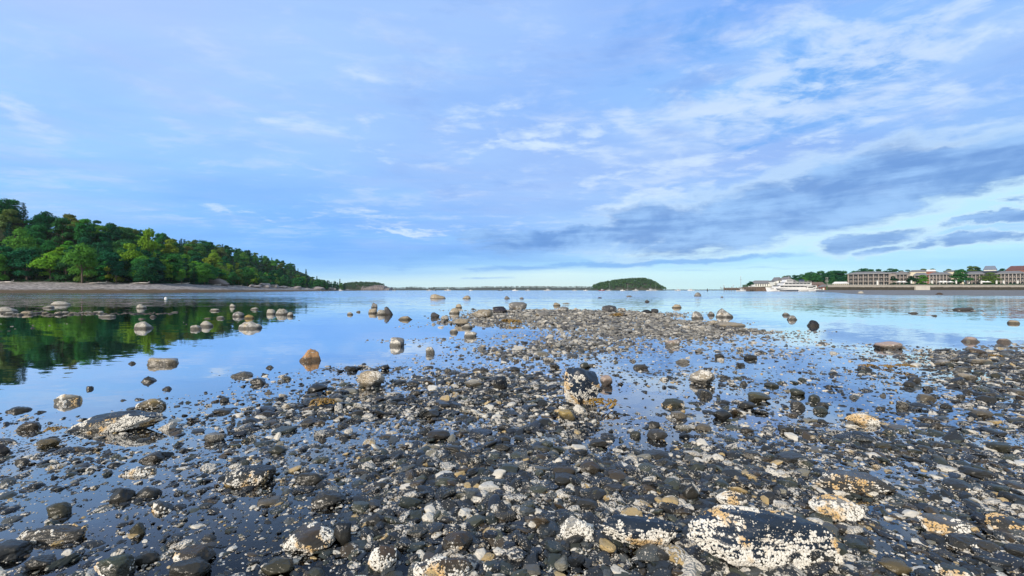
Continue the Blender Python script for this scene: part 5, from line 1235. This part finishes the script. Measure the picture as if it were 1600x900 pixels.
for px, Y, Ln, k, h, rz, lab in boats:
    o = motor_boat(Ln, hm[h]) if k == 'm' else sail_boat(Ln, hm[h]); o.location = (wx(px, Y), Y, 0); o.rotation_euler = (0, 0, rz); tag(o, lab, 'boat', BG)
def ferry():
    Y = 322; root = empty('ferry', (wx(1236, Y), Y, 0)); L = 36.0; B = 8.5; s = -1   # bow to the left
    m = MB(); rg = hull_rings(L, B, 2.1, 1.0, .8, 13, .95); m.loft([[(-x, y, z) for x, y, z in r] for r in rg]); m.build('hull', M_HULLW, root)
    m = MB(); m.box(-L*.36, L*.46, -B/2 - .10, -B/2 + .3, .55, 1.05); m.build('hull_stripe', M_NAVY, root)
    def deck(x0, x1, z0, z1, b, rake, nm):
        m = MB(); m.loft([[(x0, -b, z0), (x1, -b, z0), (x1, b, z0), (x0, b, z0)], [(x0 + rake, -b * .96, z1), (x1, -b * .96, z1), (x1, b * .96, z1), (x0 + rake, b * .96, z1)]]); return m.build(nm, M_HULLW, root)
    a = deck(-L*.36, L*.46, 2.15, 4.5, B*.47, 2.2, 'main_cabin'); b = deck(-L*.24, L*.36, 4.56, 6.6, B*.42, 1.6, 'upper_cabin'); c = deck(-L*.17, L*.0, 6.66, 8.6, B*.3, 1.0, 'wheelhouse')
    for par, x0, x1, z, bb in ((a, -L*.29, L*.44, 3.15, B*.47), (b, -L*.19, L*.34, 5.3, B*.42)):
        n = 9 if par is a else 7
        for k in range(n):
            q0 = x0 + k * (x1 - x0) / n; m = MB(); m.box(q0 + .1, q0 + (x1 - x0) / n - .25, -bb - .03, -bb * .97 , z, z + .85); m.build('window', M_GLASS, par)
    m = MB(); m.box(-L*.13, -L*.01, -B*.30 - .02, -B*.28, 7.4, 8.1); m.build('window', M_GLASS, c)
    m = MB(); m.box(-L*.34, L*.47, -B*.49, B*.49, 4.503, 4.557); m.build('deck_edge', M_NAVY, root); m = MB(); m.box(-L*.22, L*.37, -B*.44, B*.44, 6.603, 6.657); m.build('deck_edge', M_NAVY, root)
    m = MB(); m.box(L*.02, L*.36, -B*.42, -B*.41, 7.5, 7.58)
    for k in range(13): q = L*.02 + k * L*.34/12; m.box(q - .03, q + .03, -B*.42, -B*.41, 6.66, 7.497)
    m.build('railing', M_WHITE, root)
    m = MB(); m.tube((-L*.05, 0, 8.603), (-L*.05, 0, 12.0), .14, .08, 7); m.build('mast', M_METAL, root); m = MB(); m.box(L*.18, L*.26, -1, 1, 6.66, 8.9); m.build('funnel', M_NAVY, root)
    tag(root, 'large white multi-deck passenger ferry lying in front of the white inn', 'ferry')
ferry()
for px, Y, Ln, rz, lab in ((1262, 318, 14, 0.05, 'mid-sized white excursion boat behind the ferry stern, below the brown roof'), (1274, 312, 9, .1, 'white cabin boat right of the ferry beside the mid-sized one'), (1208, 310, 8, 3.0, 'small white boat lying by the ferry bow'), (1282, 306, 6, .2, 'smallest white boat at the dock by the rust-red shed')):
    o = motor_boat(Ln, M_HULLW); o.location = (wx(px, Y), Y, 0); o.rotation_euler = (0, 0, rz); tag(o, lab, 'boat', 'boats at the dock')
root = empty('channel_marker', (wx(1105.5, 330), 330, 0)); m = MB(); m.tube((0, 0, -1), (0, 0, 1.5), .42, .38, 9); m.build('post', M_BLK, root); m = MB(); m.tube((0, 0, 1.503), (0, 0, 2.2), .45, .05, 9); m.build('topmark', M_BLK, root); tag(root, 'black channel marker post in the water left of the pier', 'channel marker')
root = empty('mooring_buoy', (*at(259, 467.2), 0)); m = MB(); m.loft([[(.11*s*math.cos(a), .11*s*math.sin(a), z*.6) for a in [k*math.pi/6 for k in range(12)]] for s, z in ((.4,-.1),(.9,-.02),(1,.08),(.85,.2),(.4,.28))]); m.build('float', M_WHITE, root, smooth=True)
m = MB(); m.tube((0, 0, .17), (0, 0, .21), .03, .03, 8); m.build('ring', M_METAL, root); tag(root, 'small white mooring buoy in front of the wooded island', 'buoy')
# ------------------------------------------------------------------ sea air
def haze():
    m, g, out = material('sea_haze'); v = g.node('ShaderNodeVolumePrincipled'); v.inputs['Color'].default_value = (.80, .90, 1.0, 1); v.inputs['Density'].default_value = 0.00006; v.inputs['Anisotropy'].default_value = 0.2
    g.l.new(v.outputs[0], out.inputs['Volume']); b = MB(); b.box(-4500, 4500, -300, 3300, -12, 66); o = b.build('haze', m); o['kind'] = 'stuff'; tag(o, 'thin bluish sea haze over the bay', 'haze')
haze()
